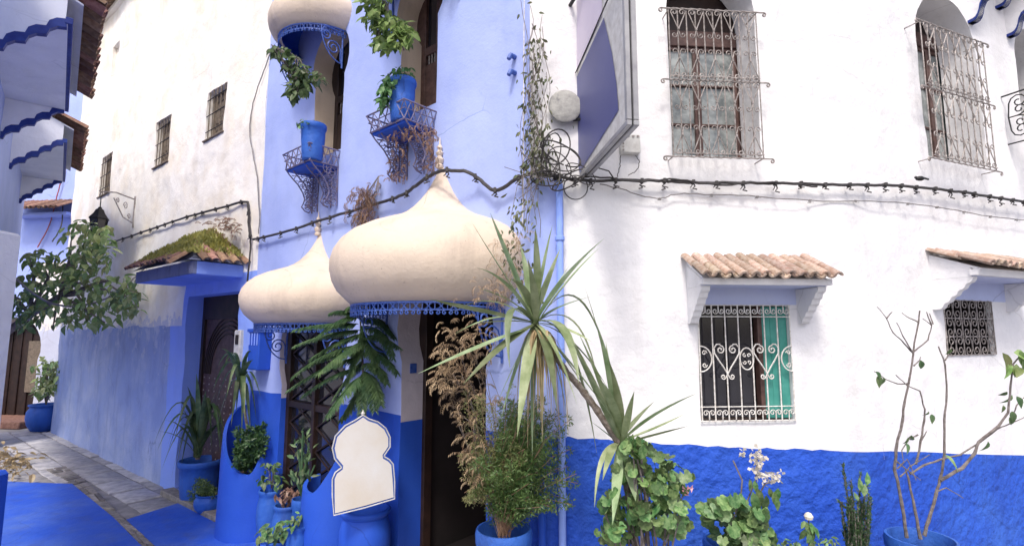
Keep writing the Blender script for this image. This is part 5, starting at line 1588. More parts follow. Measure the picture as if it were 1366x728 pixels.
straps(yuc, C1, [((751, 368), (806, 318), 2.35, .042), ((745, 385), (800, 330), 2.5, .038), ((726, 350), (737, 300), 2.6, .024), ((716, 355), (714, 304), 2.55, .034),
    ((676, 345), (654, 284), 2.45, .030), ((661, 352), (628, 294), 2.6, .026), ((676, 368), (636, 357), 2.4, .034), ((640, 418), (574, 399), 2.3, .044), ((668, 372), (680, 490), 2.3, .034),
    ((655, 455), (558, 498), 2.2, .034), ((676, 452), (618, 512), 2.25, .042), ((706, 470), (690, 582), 2.35, .044), ((711, 500), (710, 608), 2.5, .02), ((768, 345), (805, 462), 2.6, .022),
    ((772, 392), (797, 505), 2.45, .026), ((760, 415), (772, 510), 2.3, .040), ((757, 436), (788, 455), 2.4, .022), ((730, 440), (743, 548), 2.35, .040), ((765, 412), (796, 604), 2.6, .022),
    ((745, 470), (757, 566), 2.5, .018), ((690, 400), (640, 385), 2.7, .028), ((693, 385), (668, 320), 2.7, .022), ((735, 395), (762, 350), 2.7, .026), ((708, 380), (694, 326), 2.45, .03),
    ((700, 372), (676, 372), 2.35, .03), ((735, 410), (790, 395), 2.75, .024), ((690, 425), (630, 432), 2.7, .024), ((728, 380), (748, 330), 2.75, .028), ((717, 400), (704, 345), 2.3, .028),
    ((668, 410), (607, 445), 2.6, .026), ((765, 440), (812, 520), 2.6, .02), ((700, 455), (662, 540), 2.6, .02), ((722, 480), (724, 590), 2.6, .018), ((742, 372), (783, 340), 2.7, .026), ((752, 470), (820, 560), 2.4, .026), ((742, 460), (800, 545), 2.65, .022), ((650, 380), (600, 420), 2.75, .022), ((735, 440), (770, 540), 2.35, .03), ((690, 480), (668, 560), 2.45, .022)], MT['yucca'], Yc, 3)
straps(yuc, C2, [((862, 556), (928, 525), 2.35, .036), ((862, 580), (913, 552), 2.5, .026), ((872, 582), (918, 568), 2.3, .032), ((826, 640), (817, 700), 2.35, .036), ((797, 590), (793, 676), 2.4, .018),
    ((800, 530), (752, 432), 2.45, .036), ((808, 470), (779, 380), 2.6, .022), ((806, 520), (770, 440), 2.35, .03), ((842, 640), (848, 668), 2.4, .036), ((815, 520), (808, 455), 2.65, .026),
    ((830, 540), (812, 480), 2.4, .03), ((812, 600), (804, 640), 2.3, .024), ((846, 560), (872, 536), 2.7, .024), ((812, 545), (778, 480), 2.65, .024), ((850, 600), (880, 618), 2.5, .022),
    ((812, 580), (786, 560), 2.6, .02), ((836, 560), (846, 522), 2.3, .024), ((805, 545), (762, 452), 2.3, .03), ((818, 500), (795, 430), 2.4, .026), ((822, 540), (800, 505), 2.3, .03)], MT['yucca'], 2.58, 4)
# dead leaves hanging under the upper crown
Q = random.Random(5); mb = MB()
for k in range(80):
    a = C1 + Vector((Q.uniform(-.02, .06), Q.uniform(-.05, .05), -.03)); x = Q.uniform(-.07, .10)
    mb.blade(a, a + Vector((x, Q.uniform(-.08, .05), -.02)), a + Vector((x * 1.2, Q.uniform(-.06, .06), -Q.uniform(.12, .55))), Q.uniform(.006, .014), 6, 0, .3, None, .8)
obj('dead_leaves', mb, MT['dry'], yuc, stuff=True)

# ---- geranium bush in front of the yucca trunk
def region_pts(Q, n, regs, Y0, Y1):
    out = []
    for _ in range(n):
        cx, cy, rx, ry = Q.choice(regs)
        a = Q.uniform(0, 2 * pi); k = sqrt(Q.random())
        out.append(at(cx + rx * k * cos(a), cy + ry * k * sin(a), Q.uniform(Y0, Y1)))
    return out
Q = random.Random(31)
gb = FR.P(FR.pix(862, 735, .42)[0], 0, .46)
ge = potted(gb.x + .02, gb.y + .0, .3, .13, .3, 0, 'sprawling round leaved geranium climbing the deep blue wall under the yucca', 'geranium', 'geraniums', seed=4, name='potted_geranium')
pts = region_pts(Q, 290, [(868, 620, 30, 22), (885, 650, 32, 24), (860, 665, 30, 22), (895, 690, 26, 30), (850, 600, 20, 14), (850, 690, 18, 16), (820, 715, 26, 12), (818, 676, 14, 24), (840, 632, 26, 18), (900, 640, 22, 22)], 2.42, 2.68)
mb = MB()
for k in range(26):
    p = Q.choice(pts); b = gb + Vector((Q.uniform(-.06, .06), Q.uniform(-.06, .06), .55))
    mb.tube([b, (b + p) * .5 + Vector((Q.uniform(-.05, .05), -.02, Q.uniform(-.08, .05))), p], [.006, .005, .003], 5)
obj('stems', mb, MT['twig'], ge)
scatter(ge, 'leaf', LG, pts, .028, Q, Vector((0, -.8, .6)), .95)
fl = MB()
for k in range(10):
    p = at(918 + Q.uniform(-6, 6), 655 + Q.uniform(-7, 7), 2.4)
    fl.add([m_ for m_ in [p + rv(Q, .012) for _ in range(4)]], [(0, 1, 2), (0, 2, 3)])
obj('blossom', fl, MT['pink'], ge, stuff=True)
# ---- geranium pot with white blossom
gb2 = FR.P(FR.pix(985, 716, .30)[0], 0, .30)
ge2 = potted(gb2.x, gb2.y, .3, .17, FR.pix(985, 722, .30)[1] - .3, 0, 'low geranium mound with tall white blossom sprays below the green shuttered window', 'geranium', 'geraniums', seed=5, name='potted_geranium')
pts = region_pts(Q, 150, [(965, 690, 24, 16), (1000, 705, 28, 16), (975, 712, 34, 12), (950, 680, 12, 8), (1015, 720, 16, 10), (985, 672, 20, 8), (1005, 690, 18, 10)], 2.55, 2.8)
scatter(ge2, 'leaf', LG, pts, .034, Q, Vector((0, -.8, .75)), .9)
mb = MB()
for path in (((985, 700), (995, 672), (1008, 640), (1010, 612)), ((990, 700), (1008, 668), (1020, 645), (1036, 640)), ((975, 700), (988, 665), (990, 640), (978, 614))):
    mb.tube([at(x, y, 2.66) for x, y in path], .004, 5)
obj('stems', mb, MT['twig'], ge2)
mb = MB()
for (cx, cy, rx, ry, n) in ((1010, 612, 8, 14, 70), (1014, 632, 9, 9, 40), (1034, 636, 9, 7, 40), (991, 606, 3, 6, 14)):
    for _ in range(n):
        p = at(cx + Q.gauss(0, rx * .5), cy + Q.gauss(0, ry * .5), Q.uniform(2.6, 2.7)); a = rv(Q).normalized() * .014; b = a.cross(rv(Q)).normalized() * .010
        mb.add([p, p + a + b, p + a * 1.6, p + a - b], [(0, 1, 2, 3)])
obj('white_blossom', mb, MT['flower'], ge2, stuff=True)
pts = [at(x, y, 2.63) for x, y in ((1006, 640), (1010, 650), (1026, 650), (1032, 655), (1038, 650), (1000, 638), (1022, 660), (1035, 662), (1004, 655))]
scatter(ge2, 'drooping_leaf', [leaf_mesh('drooping_leaf', MT['gera'], 1, .4, .3, .3)], pts, .09, Q, Vector((0, -1, .1)), .3, Vector((0, 0, -1)), .25)

# ---- little plants along the wall
def tufts(parent, pts, mat, Q, h, n=8, w=.01, name='sprig', up=Vector((0, 0, 1)), spread=.5, segs=4, stuff=True):
    mb = MB()
    for p in pts:
        for _ in range(n):
            d = (up + rv(Q, spread)).normalized() * h * Q.uniform(.6, 1.2)
            mb.blade(p, p + d * .6 + rv(Q, .01), p + d + Vector((0, 0, -h * .12)), w, segs, 0, .3)
    return obj(name, mb, mat, parent, stuff=stuff)
def rosemary(parent, stems, mat, Q, needle=.024, w=.0042, gap=.0055):
    mb = MB(); st_ = MB()
    for path in stems:
        st_.tube(path, .003, 5)
        for a, b in zip(path, path[1:]):
            n = max(1, int((b - a).length / gap)); dr = (b - a).normalized()
            for k in range(n):
                p = a.lerp(b, k / n)
                for s in range(3):
                    o_ = (rv(Q).normalized() * .8 + dr * .9).normalized() * needle * Q.uniform(.6, 1.2)
                    c_ = o_.cross(dr).normalized() * w
                    mb.add([p - c_ * .5, p + o_ * .5 - c_, p + o_, p + o_ * .5 + c_], [(0, 1, 2, 3)])
    obj('stems', st_, MT['twig'], parent)
    obj('needles', mb, mat, parent, stuff=True)
rb_ = FR.P(FR.pix(1148, 735, .28)[0], 0, .28)
ro = potted(rb_.x, rb_.y, .3, .12, .40, 0, 'upright bluish rosemary bush by the blue wall, left of the bare shrub', 'rosemary', seed=6, name='potted_rosemary')
stems = []
for k in range(30):
    x0 = Q.uniform(1132, 1156); x1 = x0 + Q.uniform(-16, 12); y1 = Q.uniform(655, 705); Yr = Q.uniform(2.72, 2.9)
    stems.append([at(x0, 742, Yr), at((x0 + x1) / 2 + Q.uniform(-3, 3), 715, Yr), at(x1, y1, Yr)])
for x, y in ((1124, 618), (1135, 640), (1158, 640), (1120, 668), (1148, 632)): stems.append([at(1140, 735, 2.8), at((x + 1142) / 2, 680, 2.8), at(x, y, 2.8)])
rosemary(ro, stems, MT['pine'], Q)
scatter(ro, 'leaf', LS, [at(1147, 655, 2.76), at(1152, 662, 2.76), at(1145, 668, 2.74), at(1156, 648, 2.78)], .06, Q, Vector((0, -1, .2)), .3, Vector((0, 0, 1)), .3)
sb_ = FR.P(FR.pix(1075, 735, .30)[0], 0, .30)
sp = potted(sb_.x, sb_.y, .3, .17, .42, 0, 'low pot of small succulents with one pale bud between geranium and rosemary', 'potted plant', seed=7)
mb = MB(); mb.tube([at(1079, 728, 2.78), at(1078, 705, 2.78), at(1079, 690, 2.78)], .004, 5); obj('stem', mb, MT['twig'], sp)
scatter(sp, 'leaf', LS, [at(1079 + Q.uniform(-6, 6), Q.uniform(692, 712), 2.77) for _ in range(16)], .055, Q, Vector((0, -1, .2)), .4, Vector((0, 0, -1)), .5)
mb = MB(); mb.lathe([(0, 0), (.018, .008), (.022, .022), (.014, .036), (0, .042)], 10, 0, 2 * pi, Matrix.Translation(at(1079, 694, 2.77))); obj('pale_bud', mb, MT['flower'], sp)
scatter(sp, 'small_leaf', LS, region_pts(Q, 70, [(1050, 724, 16, 6), (1078, 726, 22, 6), (1104, 722, 12, 7)], 2.68, 2.85), .03, Q, Vector((0, -.6, .8)), .8)

# ---- bare shrub on the right
bb = FR.P(FR.pix(1228, 716, .12)[0], 0, .12)
bb = at(1228, 716, 2.78)
bsz = .09
bs = potted(bb.x, bb.y, .3, 38 / 700 * 2.78, bb.z - .3 + .0, 0, 'nearly bare shrub with long grey twigs in a blue pot at the right', 'shrub', seed=8, name='potted_shrub')
BR = [((1210, 717), (1203, 670), (1194, 627), (1195, 600), (1204, 560), (1206, 540), (1213, 508), (1218, 471), (1225, 429), (1227, 414)),
      ((1218, 471), (1206, 458), (1191, 443), (1182, 423), (1170, 409)), ((1183, 424), (1190, 416)), ((1218, 470), (1238, 453), (1243, 434), (1231, 425)), ((1243, 434), (1236, 416)), ((1244, 432), (1240, 418)),
      ((1216, 468), (1205, 448), (1196, 430)), ((1213, 511), (1197, 512), (1181, 505), (1166, 495)), ((1225, 429), (1213, 424), (1203, 417)), ((1219, 488), (1226, 482), (1228, 476)),
      ((1228, 718), (1221, 680), (1212, 638), (1208, 626)), ((1233, 714), (1238, 695), (1249, 659), (1254, 640), (1260, 605), (1260, 560), (1263, 528), (1261, 486), (1252, 462)), ((1261, 480), (1267, 468), (1269, 460)),
      ((1254, 640), (1284, 624), (1300, 604), (1305, 589), (1332, 568), (1345, 550), (1348, 514), (1352, 486), (1362, 472)), ((1214, 632), (1232, 620), (1254, 613), (1280, 606), (1308, 589), (1330, 572), (1348, 564), (1378, 552)),
      ((1222, 619), (1228, 589), (1233, 560), (1234, 546), (1227, 521), (1210, 514), (1195, 500)), ((1228, 589), (1236, 575)), ((1224, 580), (1212, 585), (1203, 600), (1205, 615)),
      ((1349, 560), (1356, 540), (1368, 528)), ((1350, 500), (1358, 494), (1370, 489)), ((1249, 655), (1262, 650), (1285, 664)), ((1196, 615), (1215, 630), (1228, 640)), ((1197, 625), (1210, 612), (1222, 640)), ((1201, 636), (1214, 622), (1240, 606))]
Q = random.Random(17)
for i, b in enumerate(BR):
    mb = MB(); n = len(b); Y0 = 2.78; off = Q.uniform(-.05, .05) if i not in (0, 10, 11) else 0
    pts = [at(x, y, Y0 + (off * k / n if i else -.06 * k / n)) for k, (x, y) in enumerate(b)]
    r0 = .0105 if i in (0, 10, 11, 13) else (.007 if i in (14, 15) else .0048)
    fine = []
    for a, c in zip(pts, pts[1:]):
        for k in range(3): fine.append(a.lerp(c, k / 3) + rv(Q, .0018))
    fine.append(pts[-1])
    r0 *= .78
    mb.tube(fine, [r0 * (1 - .65 * k / len(fine)) * (1.15 if k % 3 == 0 else 1) for k in range(len(fine))], 7)
    obj('branch', mb, MT['twig'], bs)
dl3 = [leaf_mesh('wilted_leaf', MT['yucca_dark'], 1, .5, .5, .5)]
scatter(bs, 'leaf', dl3, [at(x, y, 2.76) for x, y in ((1168, 495), (1172, 500), (1178, 503), (1239, 548), (1243, 552), (1211, 583), (1208, 590), (1216, 580), (1228, 480), (1269, 465), (1344, 522), (1350, 526), (1356, 528), (1338, 540), (1350, 548), (1318, 588), (1346, 556))], .055, Q, Vector((0, -1, .2)), .6, Vector((0, 0, -1)), .5)
scatter(bs, 'green_leaf', LF, [at(x, y, 2.72) for x, y in ((1352, 470), (1345, 475), (1360, 468), (1340, 480), (1365, 476), (1356, 485), (1349, 484), (1337, 470), (1260, 606), (1362, 490))], .085, Q, Vector((0, -1, .3)), .5, Vector((0, 0, -1)), .7)
scatter(bs, 'green_leaf', LF, [FS.PP(x, y, .3) for x, y in ((1350, 4), (1358, 0), (1366, 6))], .0001, Q)

MT['olive'] = leafmat('olive_brown_fronds', (0.16, 0.20, 0.07), (0.29, 0.26, 0.12), 0.2, 12)
# ---- asparagus fern with dry top beside the entrance
af = at(672, 704, 2.85)
fa = potted(af.x, af.y, .3, 35 / 700 * 2.85, af.z - .3, 0, 'bushy green asparagus fern with dead brown fronds above, right of the entrance', 'asparagus fern', seed=9, name='potted_fern')
def feather(mb, p0, c, p1, Q, n=26, L=.05, needle=.016, w=.0022, curl=0.0, per=5):
    for i in range(n):
        t = (i + .5) / n
        p = p0 * (1 - t) ** 2 + c * 2 * t * (1 - t) + p1 * t * t
        d = ((c - p0) * (1 - t) + (p1 - c) * t).normalized()
        for s in (-1, 1):
            sd_ = (d.cross(Vector((Q.uniform(-.4, .4), -1, Q.uniform(-.4, .4)))).normalized() * s + d * .5).normalized()
            l = L * (1 - t * .6) * Q.uniform(.6, 1.2)
            for k in range(per):
                q = p + sd_ * l * (k + .3) / per - Vector((0, 0, curl * ((k / per) ** 2) * l))
                for g_ in (0, 1):
                    o_ = (sd_ * .5 + rv(Q, 1)).normalized() * needle * Q.uniform(.6, 1.3)
                    c_ = o_.cross(rv(Q)).normalized() * w
                    mb.add([q, q + o_ * .5 + c_, q + o_, q + o_ * .5 - c_], [(0, 1, 2, 3)])
Q = random.Random(41); mb = MB(); st_ = MB()
base = Vector((af.x, af.y, af.z - .02))
for k in range(120):
    tx = Q.gauss(705, 30); ty = Q.uniform(545, 680); tx = min(764, max(645, tx)); Yt = Q.uniform(2.55, 3.0)
    if k % 3 == 0: tx = Q.uniform(665, 735); ty = Q.uniform(525, 590)
    if k % 7 == 0: tx = Q.uniform(625, 775); ty = Q.uniform(590, 670)
    tip = at(tx, ty, Yt); c = (base + tip) * .5 + Vector((Q.uniform(-.04, .04), 0, Q.uniform(.05, .16)))
    st_.tube([base + rv(Q, .03), c, tip], .0016, 4)
    feather(mb, base.lerp(c, .3), c, tip, Q, 13, .06, .026, .0030, per=4)
mb2 = MB()
for k in range(44):
    tx = Q.uniform(612, 715); ty = Q.uniform(500, 660); tip = at(tx, ty, Q.uniform(2.6, 3.0)); c = (base + tip) * .5 + Vector((Q.uniform(-.1, .04), 0, Q.uniform(.05, .2)))
    st_.tube([base + rv(Q, .03), c, tip], .0016, 4)
    feather(mb2, base.lerp(c, .6), c, tip + Vector((0, 0, -.04)), Q, 16, .06, .02, .002, curl=.5, per=4)
obj('olive_fronds', mb2, MT['olive'], fa, stuff=True)
obj('stems', st_, MT['dry_red'], fa); obj('green_fronds', mb, MT['fern'], fa, stuff=True)
mb = MB()
def curl_frond(mb, p0, d, L, Q, w=.006):
    """dry frond curling over, with small hooked leaflets"""
    pts = []; p = p0.copy(); v_ = d.normalized(); ax = v_.cross(Vector((0, 0, 1)))
    if ax.length < .1: ax = Vector((1, 0, 0))
    ax.normalize(); n = 8
    for i in range(n + 1):
        pts.append(p.copy()); p = p + v_ * L / n
        v_ = (Matrix.Rotation(-.26 * Q.uniform(.6, 1.4), 3, ax) @ v_)
    for i in range(1, n):
        t = (pts[i + 1] - pts[i]).normalized()
        for s in (-1, 1):
            sd_ = (ax * s + t * .4 + rv(Q, .2)).normalized(); l = L * .26 * (1 - i / n * .5)
            a = pts[i]; b = a + sd_ * l * .6 + Vector((0, 0, .004)); c_ = a + sd_ * l + Vector((0, 0, -l * .6))
            mb.blade(a, b, c_, w, 3, 0, .3)
    mb.blade(pts[0], pts[n // 2], pts[-1], w * .7, 4)
for k in range(300):
    cx, cy, rx, ry = Q.choice([(618, 440, 32, 24), (612, 470, 32, 28), (608, 505, 26, 26), (640, 455, 24, 22), (632, 495, 24, 28), (612, 535, 22, 22), (650, 530, 26, 10), (626, 565, 18, 22), (600, 470, 22, 30), (630, 600, 16, 26), (640, 640, 12, 20), (590, 500, 10, 26)])
    a = Q.uniform(0, 2 * pi); kk = sqrt(Q.random())
    p = at(cx + rx * kk * cos(a), cy + ry * kk * sin(a), Q.uniform(2.75, 3.05))
    curl_frond(mb, p, Vector((Q.uniform(-1, .6), Q.uniform(-.8, .3), Q.uniform(-.3, .8))), Q.uniform(.05, .10), Q)
obj('dry_fronds', mb, MT['dry'], fa, stuff=True)
mb = MB()
for k in range(16):
    a = at(Q.uniform(640, 690), Q.uniform(590, 700), 2.85); b = at(Q.uniform(590, 660), Q.uniform(420, 620), Q.uniform(2.8, 3.0))
    if Q.random() < .5: a = base + rv(Q, .03)
    mb.tube([a, (a + b) * .5 + rv(Q, .05), b], .0018, 4)
obj('dead_stems', mb, MT['twig'], fa, stuff=True)
# dry sprays over the right flank of the dome and the corner creeper
cr = thing('corner_creeper', FR.P(.02, .3, .1), 'thin half dry creeper hanging down the corner between blue and white walls', 'creeper')
mb = MB(); Q = random.Random(51)
stem = MB(); pts = []
for k in range(14):
    x0 = Q.uniform(700, 728); y0 = Q.uniform(-10, 120); y1 = Q.uniform(200, 330); P = []
    for q in range(12):
        t = q / 11; P.append(FR.PP(x0 + 7 * sin(q * .9 + k) + (-8 if t > .8 else 0) * t, y0 + (y1 - y0) * t, .05 + .05 * abs(sin(q + k))))
    stem.tube(P, .0022, 4)
    pts += [p + rv(Q, .03) for p in P if Q.random() < .75]
for k in range(8):
    P = [FR.PP(718, 220, .1), FR.PP(718 + Q.uniform(-30, 30), 235 + Q.uniform(-20, 20), .12), FR.PP(690 + Q.uniform(-25, 40), Q.uniform(200, 300), .12)]
    stem.tube(P, .002, 4)
obj('stems', stem, MT['twig'], cr)
pts += [FR.PP(Q.gauss(712, 8), Q.uniform(50, 210), Q.uniform(.02, .1)) for _ in range(130)]
pts += [FR.PP(Q.gauss(716, 12), Q.uniform(165, 240), Q.uniform(.02, .14)) for _ in range(130)]
pts += [FR.PP(Q.gauss(692, 12), Q.uniform(260, 400), Q.uniform(.05, .2)) for _ in range(130)]
scatter(cr, 'leaf', LV, pts, .036, Q, Vector((0, -1, .2)), .9, Vector((-.2, 0, -1)), .8, 0)
mb = MB()
for k in range(60):
    p = at(Q.gauss(678, 14), Q.uniform(310, 400), Q.uniform(2.7, 2.9)); curl_frond(mb, p, Vector((Q.uniform(-1, 1), -.5, Q.uniform(-.5, .8))), Q.uniform(.05, .1), Q, .003)
for k in range(40):
    p = at(Q.gauss(655, 14), Q.uniform(370, 410), Q.uniform(2.6, 2.75)); curl_frond(mb, p, Vector((Q.uniform(-1, 1), -.5, Q.uniform(-.5, .8))), Q.uniform(.04, .09), Q, .003)
obj('dry_sprays', mb, MT['dry'], cr, stuff=True)

# ---- Norfolk pine before the small doorway
nb = at(489, 640, 3.95)
npn = potted(nb.x + .02, nb.y + .06, 0, .15, .5, 0, 'feathery dark green pine sapling standing between the two domed doorways', 'pine sapling', seed=10, name='potted_pine')
mb = MB(); mb.tube([Vector((nb.x + .02, nb.y + .06, .45)), at(488, 600, 3.95), at(487, 540, 3.95), at(483, 470, 3.95), at(480, 414, 3.95)], [.013, .012, .010, .008, .005], 7); obj('trunk', mb, MT['bark'], npn)
Q = random.Random(61)
def pfrond(parent, p0, c, p1, n, L):
    mb = MB(); mb.tube([p0 * (1 - t) ** 2 + c * 2 * t * (1 - t) + p1 * t * t for t in [k / 6 for k in range(7)]], .003, 5)
    for i in range(n):
        t = (i + 1) / n
        p = p0 * (1 - t) ** 2 + c * 2 * t * (1 - t) + p1 * t * t
        d = ((c - p0) * (1 - t) + (p1 - c) * t).normalized()
        s0 = d.cross(Vector((0, 0, 1)))
        if s0.length < .2: s0 = Vector((0, -1, 0)).cross(d)
        s0.normalize()
        for s in (-1, 1):
            l = L * (1 - .65 * t ** 1.5) * Q.uniform(.8, 1.15)
            e = p + (s0 * s * .8 + d * .55) * l + Vector((0, 0, -l * .55))
            m_ = (p + e) * .5 + Vector((0, 0, l * .12))
            for g_ in range(3):
                mb.blade(p + rv(Q, .002), m_ + rv(Q, .004), e + rv(Q, .008), .0080, 4, 0, .8, None, .9, Q.uniform(-1.5, 1.5))
    obj('branch', mb, MT['pine'], parent)
fr_ = [((478, 432), (440, 428), (392, 440)), ((480, 440), (440, 440), (394, 461)), ((482, 460), (436, 462), (390, 503)), ((484, 475), (440, 480), (385, 520)), ((485, 490), (450, 490), (404, 528)), ((486, 500), (470, 505), (436, 556)),
       ((486, 500), (484, 510), (482, 552)), ((482, 450), (505, 440), (532, 464)), ((484, 470), (510, 465), (530, 498)), ((486, 485), (505, 480), (516, 512)), ((480, 430), (500, 415), (520, 436)), ((478, 425), (460, 408), (440, 418)),
       ((480, 418), (490, 402), (505, 412)), ((480, 418), (470, 404), (462, 412)), ((483, 455), (460, 465), (425, 498)), ((485, 480), (470, 490), (445, 532)), ((487, 510), (475, 530), (455, 560)), ((486, 495), (500, 505), (508, 540)), ((482, 445), (455, 450), (415, 478)), ((482, 440), (495, 455), (503, 490))]
fr_ += [((481, 425), (505, 418), (526, 450)), ((482, 435), (512, 430), (524, 478)), ((484, 462), (505, 455), (520, 480)), ((485, 472), (450, 462), (408, 490)), ((479, 422), (455, 418), (420, 452)), ((486, 500), (495, 510), (500, 548)), ((483, 450), (475, 470), (462, 515))]
for a, c, b in fr_:
    Y1 = 3.95 + Q.uniform(-.35, .05)
    pfrond(npn, at(*a, 3.95), at(*c, (3.95 + Y1) / 2), at(*b, Y1), 44, .085)

# ---- left side pots
def potpos(px, py): p = at_z(px, py, 0.0); return p
p = at_z(264, 668, 0); 
sp1 = potted(p.x, p.y, 0, 25 / 700 * p.y, (at(264, 612, p.y).z), 0, 'blue tub of long drooping strap leaves beside the lane door', 'strap leaved plant', 'strap leaved plants', seed=11, name='potted_strap_plant')
def fountain(parent, c, cap, spec, Q, mat, w):
    """leaves from centre c; spec: list of tip pixels (x, y)"""
    for (tx, ty) in spec:
        Yt = c.y + Q.uniform(-.35, .15); tip = at(tx, ty, Yt)
        low = 1 if tip.z < c.z + .25 else 0
        off = Q.uniform(.55, 1.0) * cap if low else (tip - c).length * Q.uniform(.25, .5)
        ctrl = c.lerp(tip, .4) + Vector((0, 0, off))
        mb = MB(); mb.blade(c + rv(Q, .03), ctrl, tip, w * Q.uniform(.7, 1.2), 10, 0, .3, None, .8, Q.uniform(-.6, .6)); obj('leaf', mb, mat, parent)
Q = random.Random(71)
c = at(264, 606, p.y)
fountain(sp1, c, 1.25, [(205, 592), (212, 575), (222, 608), (232, 590), (226, 560), (240, 540), (250, 515), (262, 498), (275, 520), (285, 545), (292, 570), (300, 590), (228, 640), (236, 618), (244, 600), (255, 560), (282, 600), (294, 604), (270, 550), (248, 575), (258, 535), (216, 625), (290, 520), (240, 565), (210, 600), (208, 585), (218, 560), (298, 600), (240, 630), (222, 600), (248, 590), (300, 560)], Q, MT['yucca_dark'], .055)
mb = MB(); mb.tube([c - Vector((0, 0, .05)), c + Vector((.02, 0, .25))], .025, 7); obj('stem', mb, MT['bark'], sp1)
p = at_z(279, 683, 0)
sp2 = potted(p.x, p.y, 0, .15, .2, 1, 'small round blue bowl pot of soft green herb at the foot of the tub', 'potted plant', seed=12)
mb = MB()
for k in range(14):
    b = Vector((p.x, p.y, .18)); t = at(Q.uniform(248, 292), Q.uniform(636, 668), p.y - Q.uniform(-.1, .25)); feather(mb, b, (b + t) * .5 + Vector((0, 0, .06)), t, Q, 12, .05, .03, .006, per=3)
obj('foliage', mb, MT['gera'], sp2, stuff=True)

# scooped plaster planters against the blue wall
def scoop(uc, r, hl, hr, hf, z0, label, seed, a0=1.5 * pi):
    mb = MB(); n = 36; L = 9; th = .035
    vs = []
    for i in range(n + 1):
        a = pi + pi * i / n
        k = (a0 - a) / (a0 - pi) if a < a0 else (a - a0) / (2 * pi - a0)
        top = hf + ((hl if a < a0 else hr) - hf) * (k * k * (3 - 2 * k)) 
        for (rr, s) in ((r, 0), (r - th, 1)):
            for j in range(L):
                q = j / (L - 1); z = z0 + (top - z0) * q if s == 0 else top - (top - z0 - .12) * q
                R2 = (r * (1.0 + .05 * (1 - q)) if s == 0 else r - th) * (1 + .015 * noise.noise(Vector((a * 2, z * 3, seed))))
                if s == 0 and j == L - 1: R2 = r - .004
                vs.append(FB.P(uc + R2 * cos(a), z, -R2 * sin(a)))
    m = 2 * L; fs = []
    for i in range(n):
        for j in range(m - 1): fs.append((i * m + j, (i + 1) * m + j, (i + 1) * m + j + 1, i * m + j + 1))
    mb.add(vs, fs)
    t = thing('scooped_planter', FB.P(uc, z0, 0), label, 'planter', 'scooped plaster planters')
    obj('planter_shell', mb, MT['deep'], t, angle=1.3)
    s = MB(); q = hf - .07
    vs = [FB.P(uc, q + .02, .05)] + [FB.P(uc + (r - th) * cos(pi + pi * i / 14), q, -(r - th) * sin(pi + pi * i / 14)) for i in range(15)]
    s.add(vs, [(0, i + 1, i + 2) for i in range(14)]); obj('soil', s, MT['soil'], t)
    return t
# first planter
uc1 = FB.pix(343, 600)[0]
pl1 = scoop(uc1, .31, 1.18, .93, .60, 0, 'tall scooped blue planter full of ferns between tub and small doorway', 1, 1.5 * pi + .95)
pc = FB.P(uc1, .62, .12)
mb = MB()
for k in range(34):
    t = at(Q.uniform(312, 356), Q.uniform(565, 622), pc.y - Q.uniform(.0, .3)); feather(mb, pc + rv(Q, .04), (pc + t) * .5 + Vector((0, 0, .12)), t, Q, 10, .07, .045, .010, per=3)
obj('ferns', mb, MT['gera'], pl1, stuff=True)
c = at(315, 560, 5.3)
fountain(pl1, at(320, 512, 5.3), .55, [(287, 540), (290, 565), (298, 550), (296, 500), (292, 465), (312, 470), (330, 470), (345, 490), (348, 530), (342, 560), (334, 575), (284, 520), (308, 570), (322, 590), (338, 480), (290, 490), (326, 560), (315, 550), (302, 530), (340, 540)], Q, MT['yucca_dark'], .045)
mb = MB(); mb.tube([pc, at(330, 570, 5.36), at(320, 512, 5.3)], .014, 6); obj('stem', mb, MT['bark'], pl1)
# second planter behind the urn
uc2 = FB.pix(445, 640)[0]
pl2 = scoop(uc2, .235, .74, 1.02, .68, 0, 'scooped blue planter behind the blank shaped board', 2, 1.5 * pi + .2)
# urn holding up the board
p = at(477, 690, 3.62)
ur = potted(p.x + .02, p.y + .12, 0, 33 / 700 * 3.6, at(477, 686, 3.6).z, 2, 'large deep blue urn below the blank shaped board', 'urn', seed=13, name='blue_urn', mat=MT['deep'])
# cluster of small pots by the lattice door
specs = [(362, 652, 5.05, 16, 1, 'slim blue pot with a wiry plant against the scooped planter'), (383, 672, 4.72, 17, 1, 'round blue pot with reddish sprigs in front of the lattice door'),
         (404, 664, 4.55, 13, 0, 'slender blue pot of upright cactus before the lattice door'), (372, 718, 4.3, 17, 1, 'round pot with pale leaves at the bottom edge of the photo'), (397, 700, 4.25, 14, 1, 'small pale blue pot beside the second scooped planter')]
cl = []
for i, (px, py, Y, rpx, stl, lab) in enumerate(specs):
    p = at(px, py, Y); cl.append((potted(p.x, p.y, 0, rpx / 700 * Y, max(.16, p.z), stl, lab, 'potted plant', 'small pots by the lattice door', seed=20 + i), p))
mb = MB()
for k in range(10):
    q = cl[0][1]; t = at(Q.uniform(350, 380), Q.uniform(615, 645), 5.0 + Q.uniform(-.1, .1)); mb.tube([q, (q + t) * .5 + Vector((0, 0, .08)), t], .003, 4)
obj('stems', mb, MT['twig'], cl[0][0])
scatter(cl[0][0], 'leaf', LS, region_pts(Q, 45, [(360, 622, 12, 6), (370, 640, 12, 8), (352, 638, 8, 6)], 4.9, 5.1), .07, Q)
scatter(cl[1][0], 'leaf', [leaf_mesh('reddish_leaf', MT['dry_red'], 1, .4, .3, .3, 3)], region_pts(Q, 60, [(380, 660, 16, 10), (388, 655, 10, 8)], 4.6, 4.8), .06, Q, Vector((0, -.6, .8)), .9)
mb = MB()
q = cl[2][1]
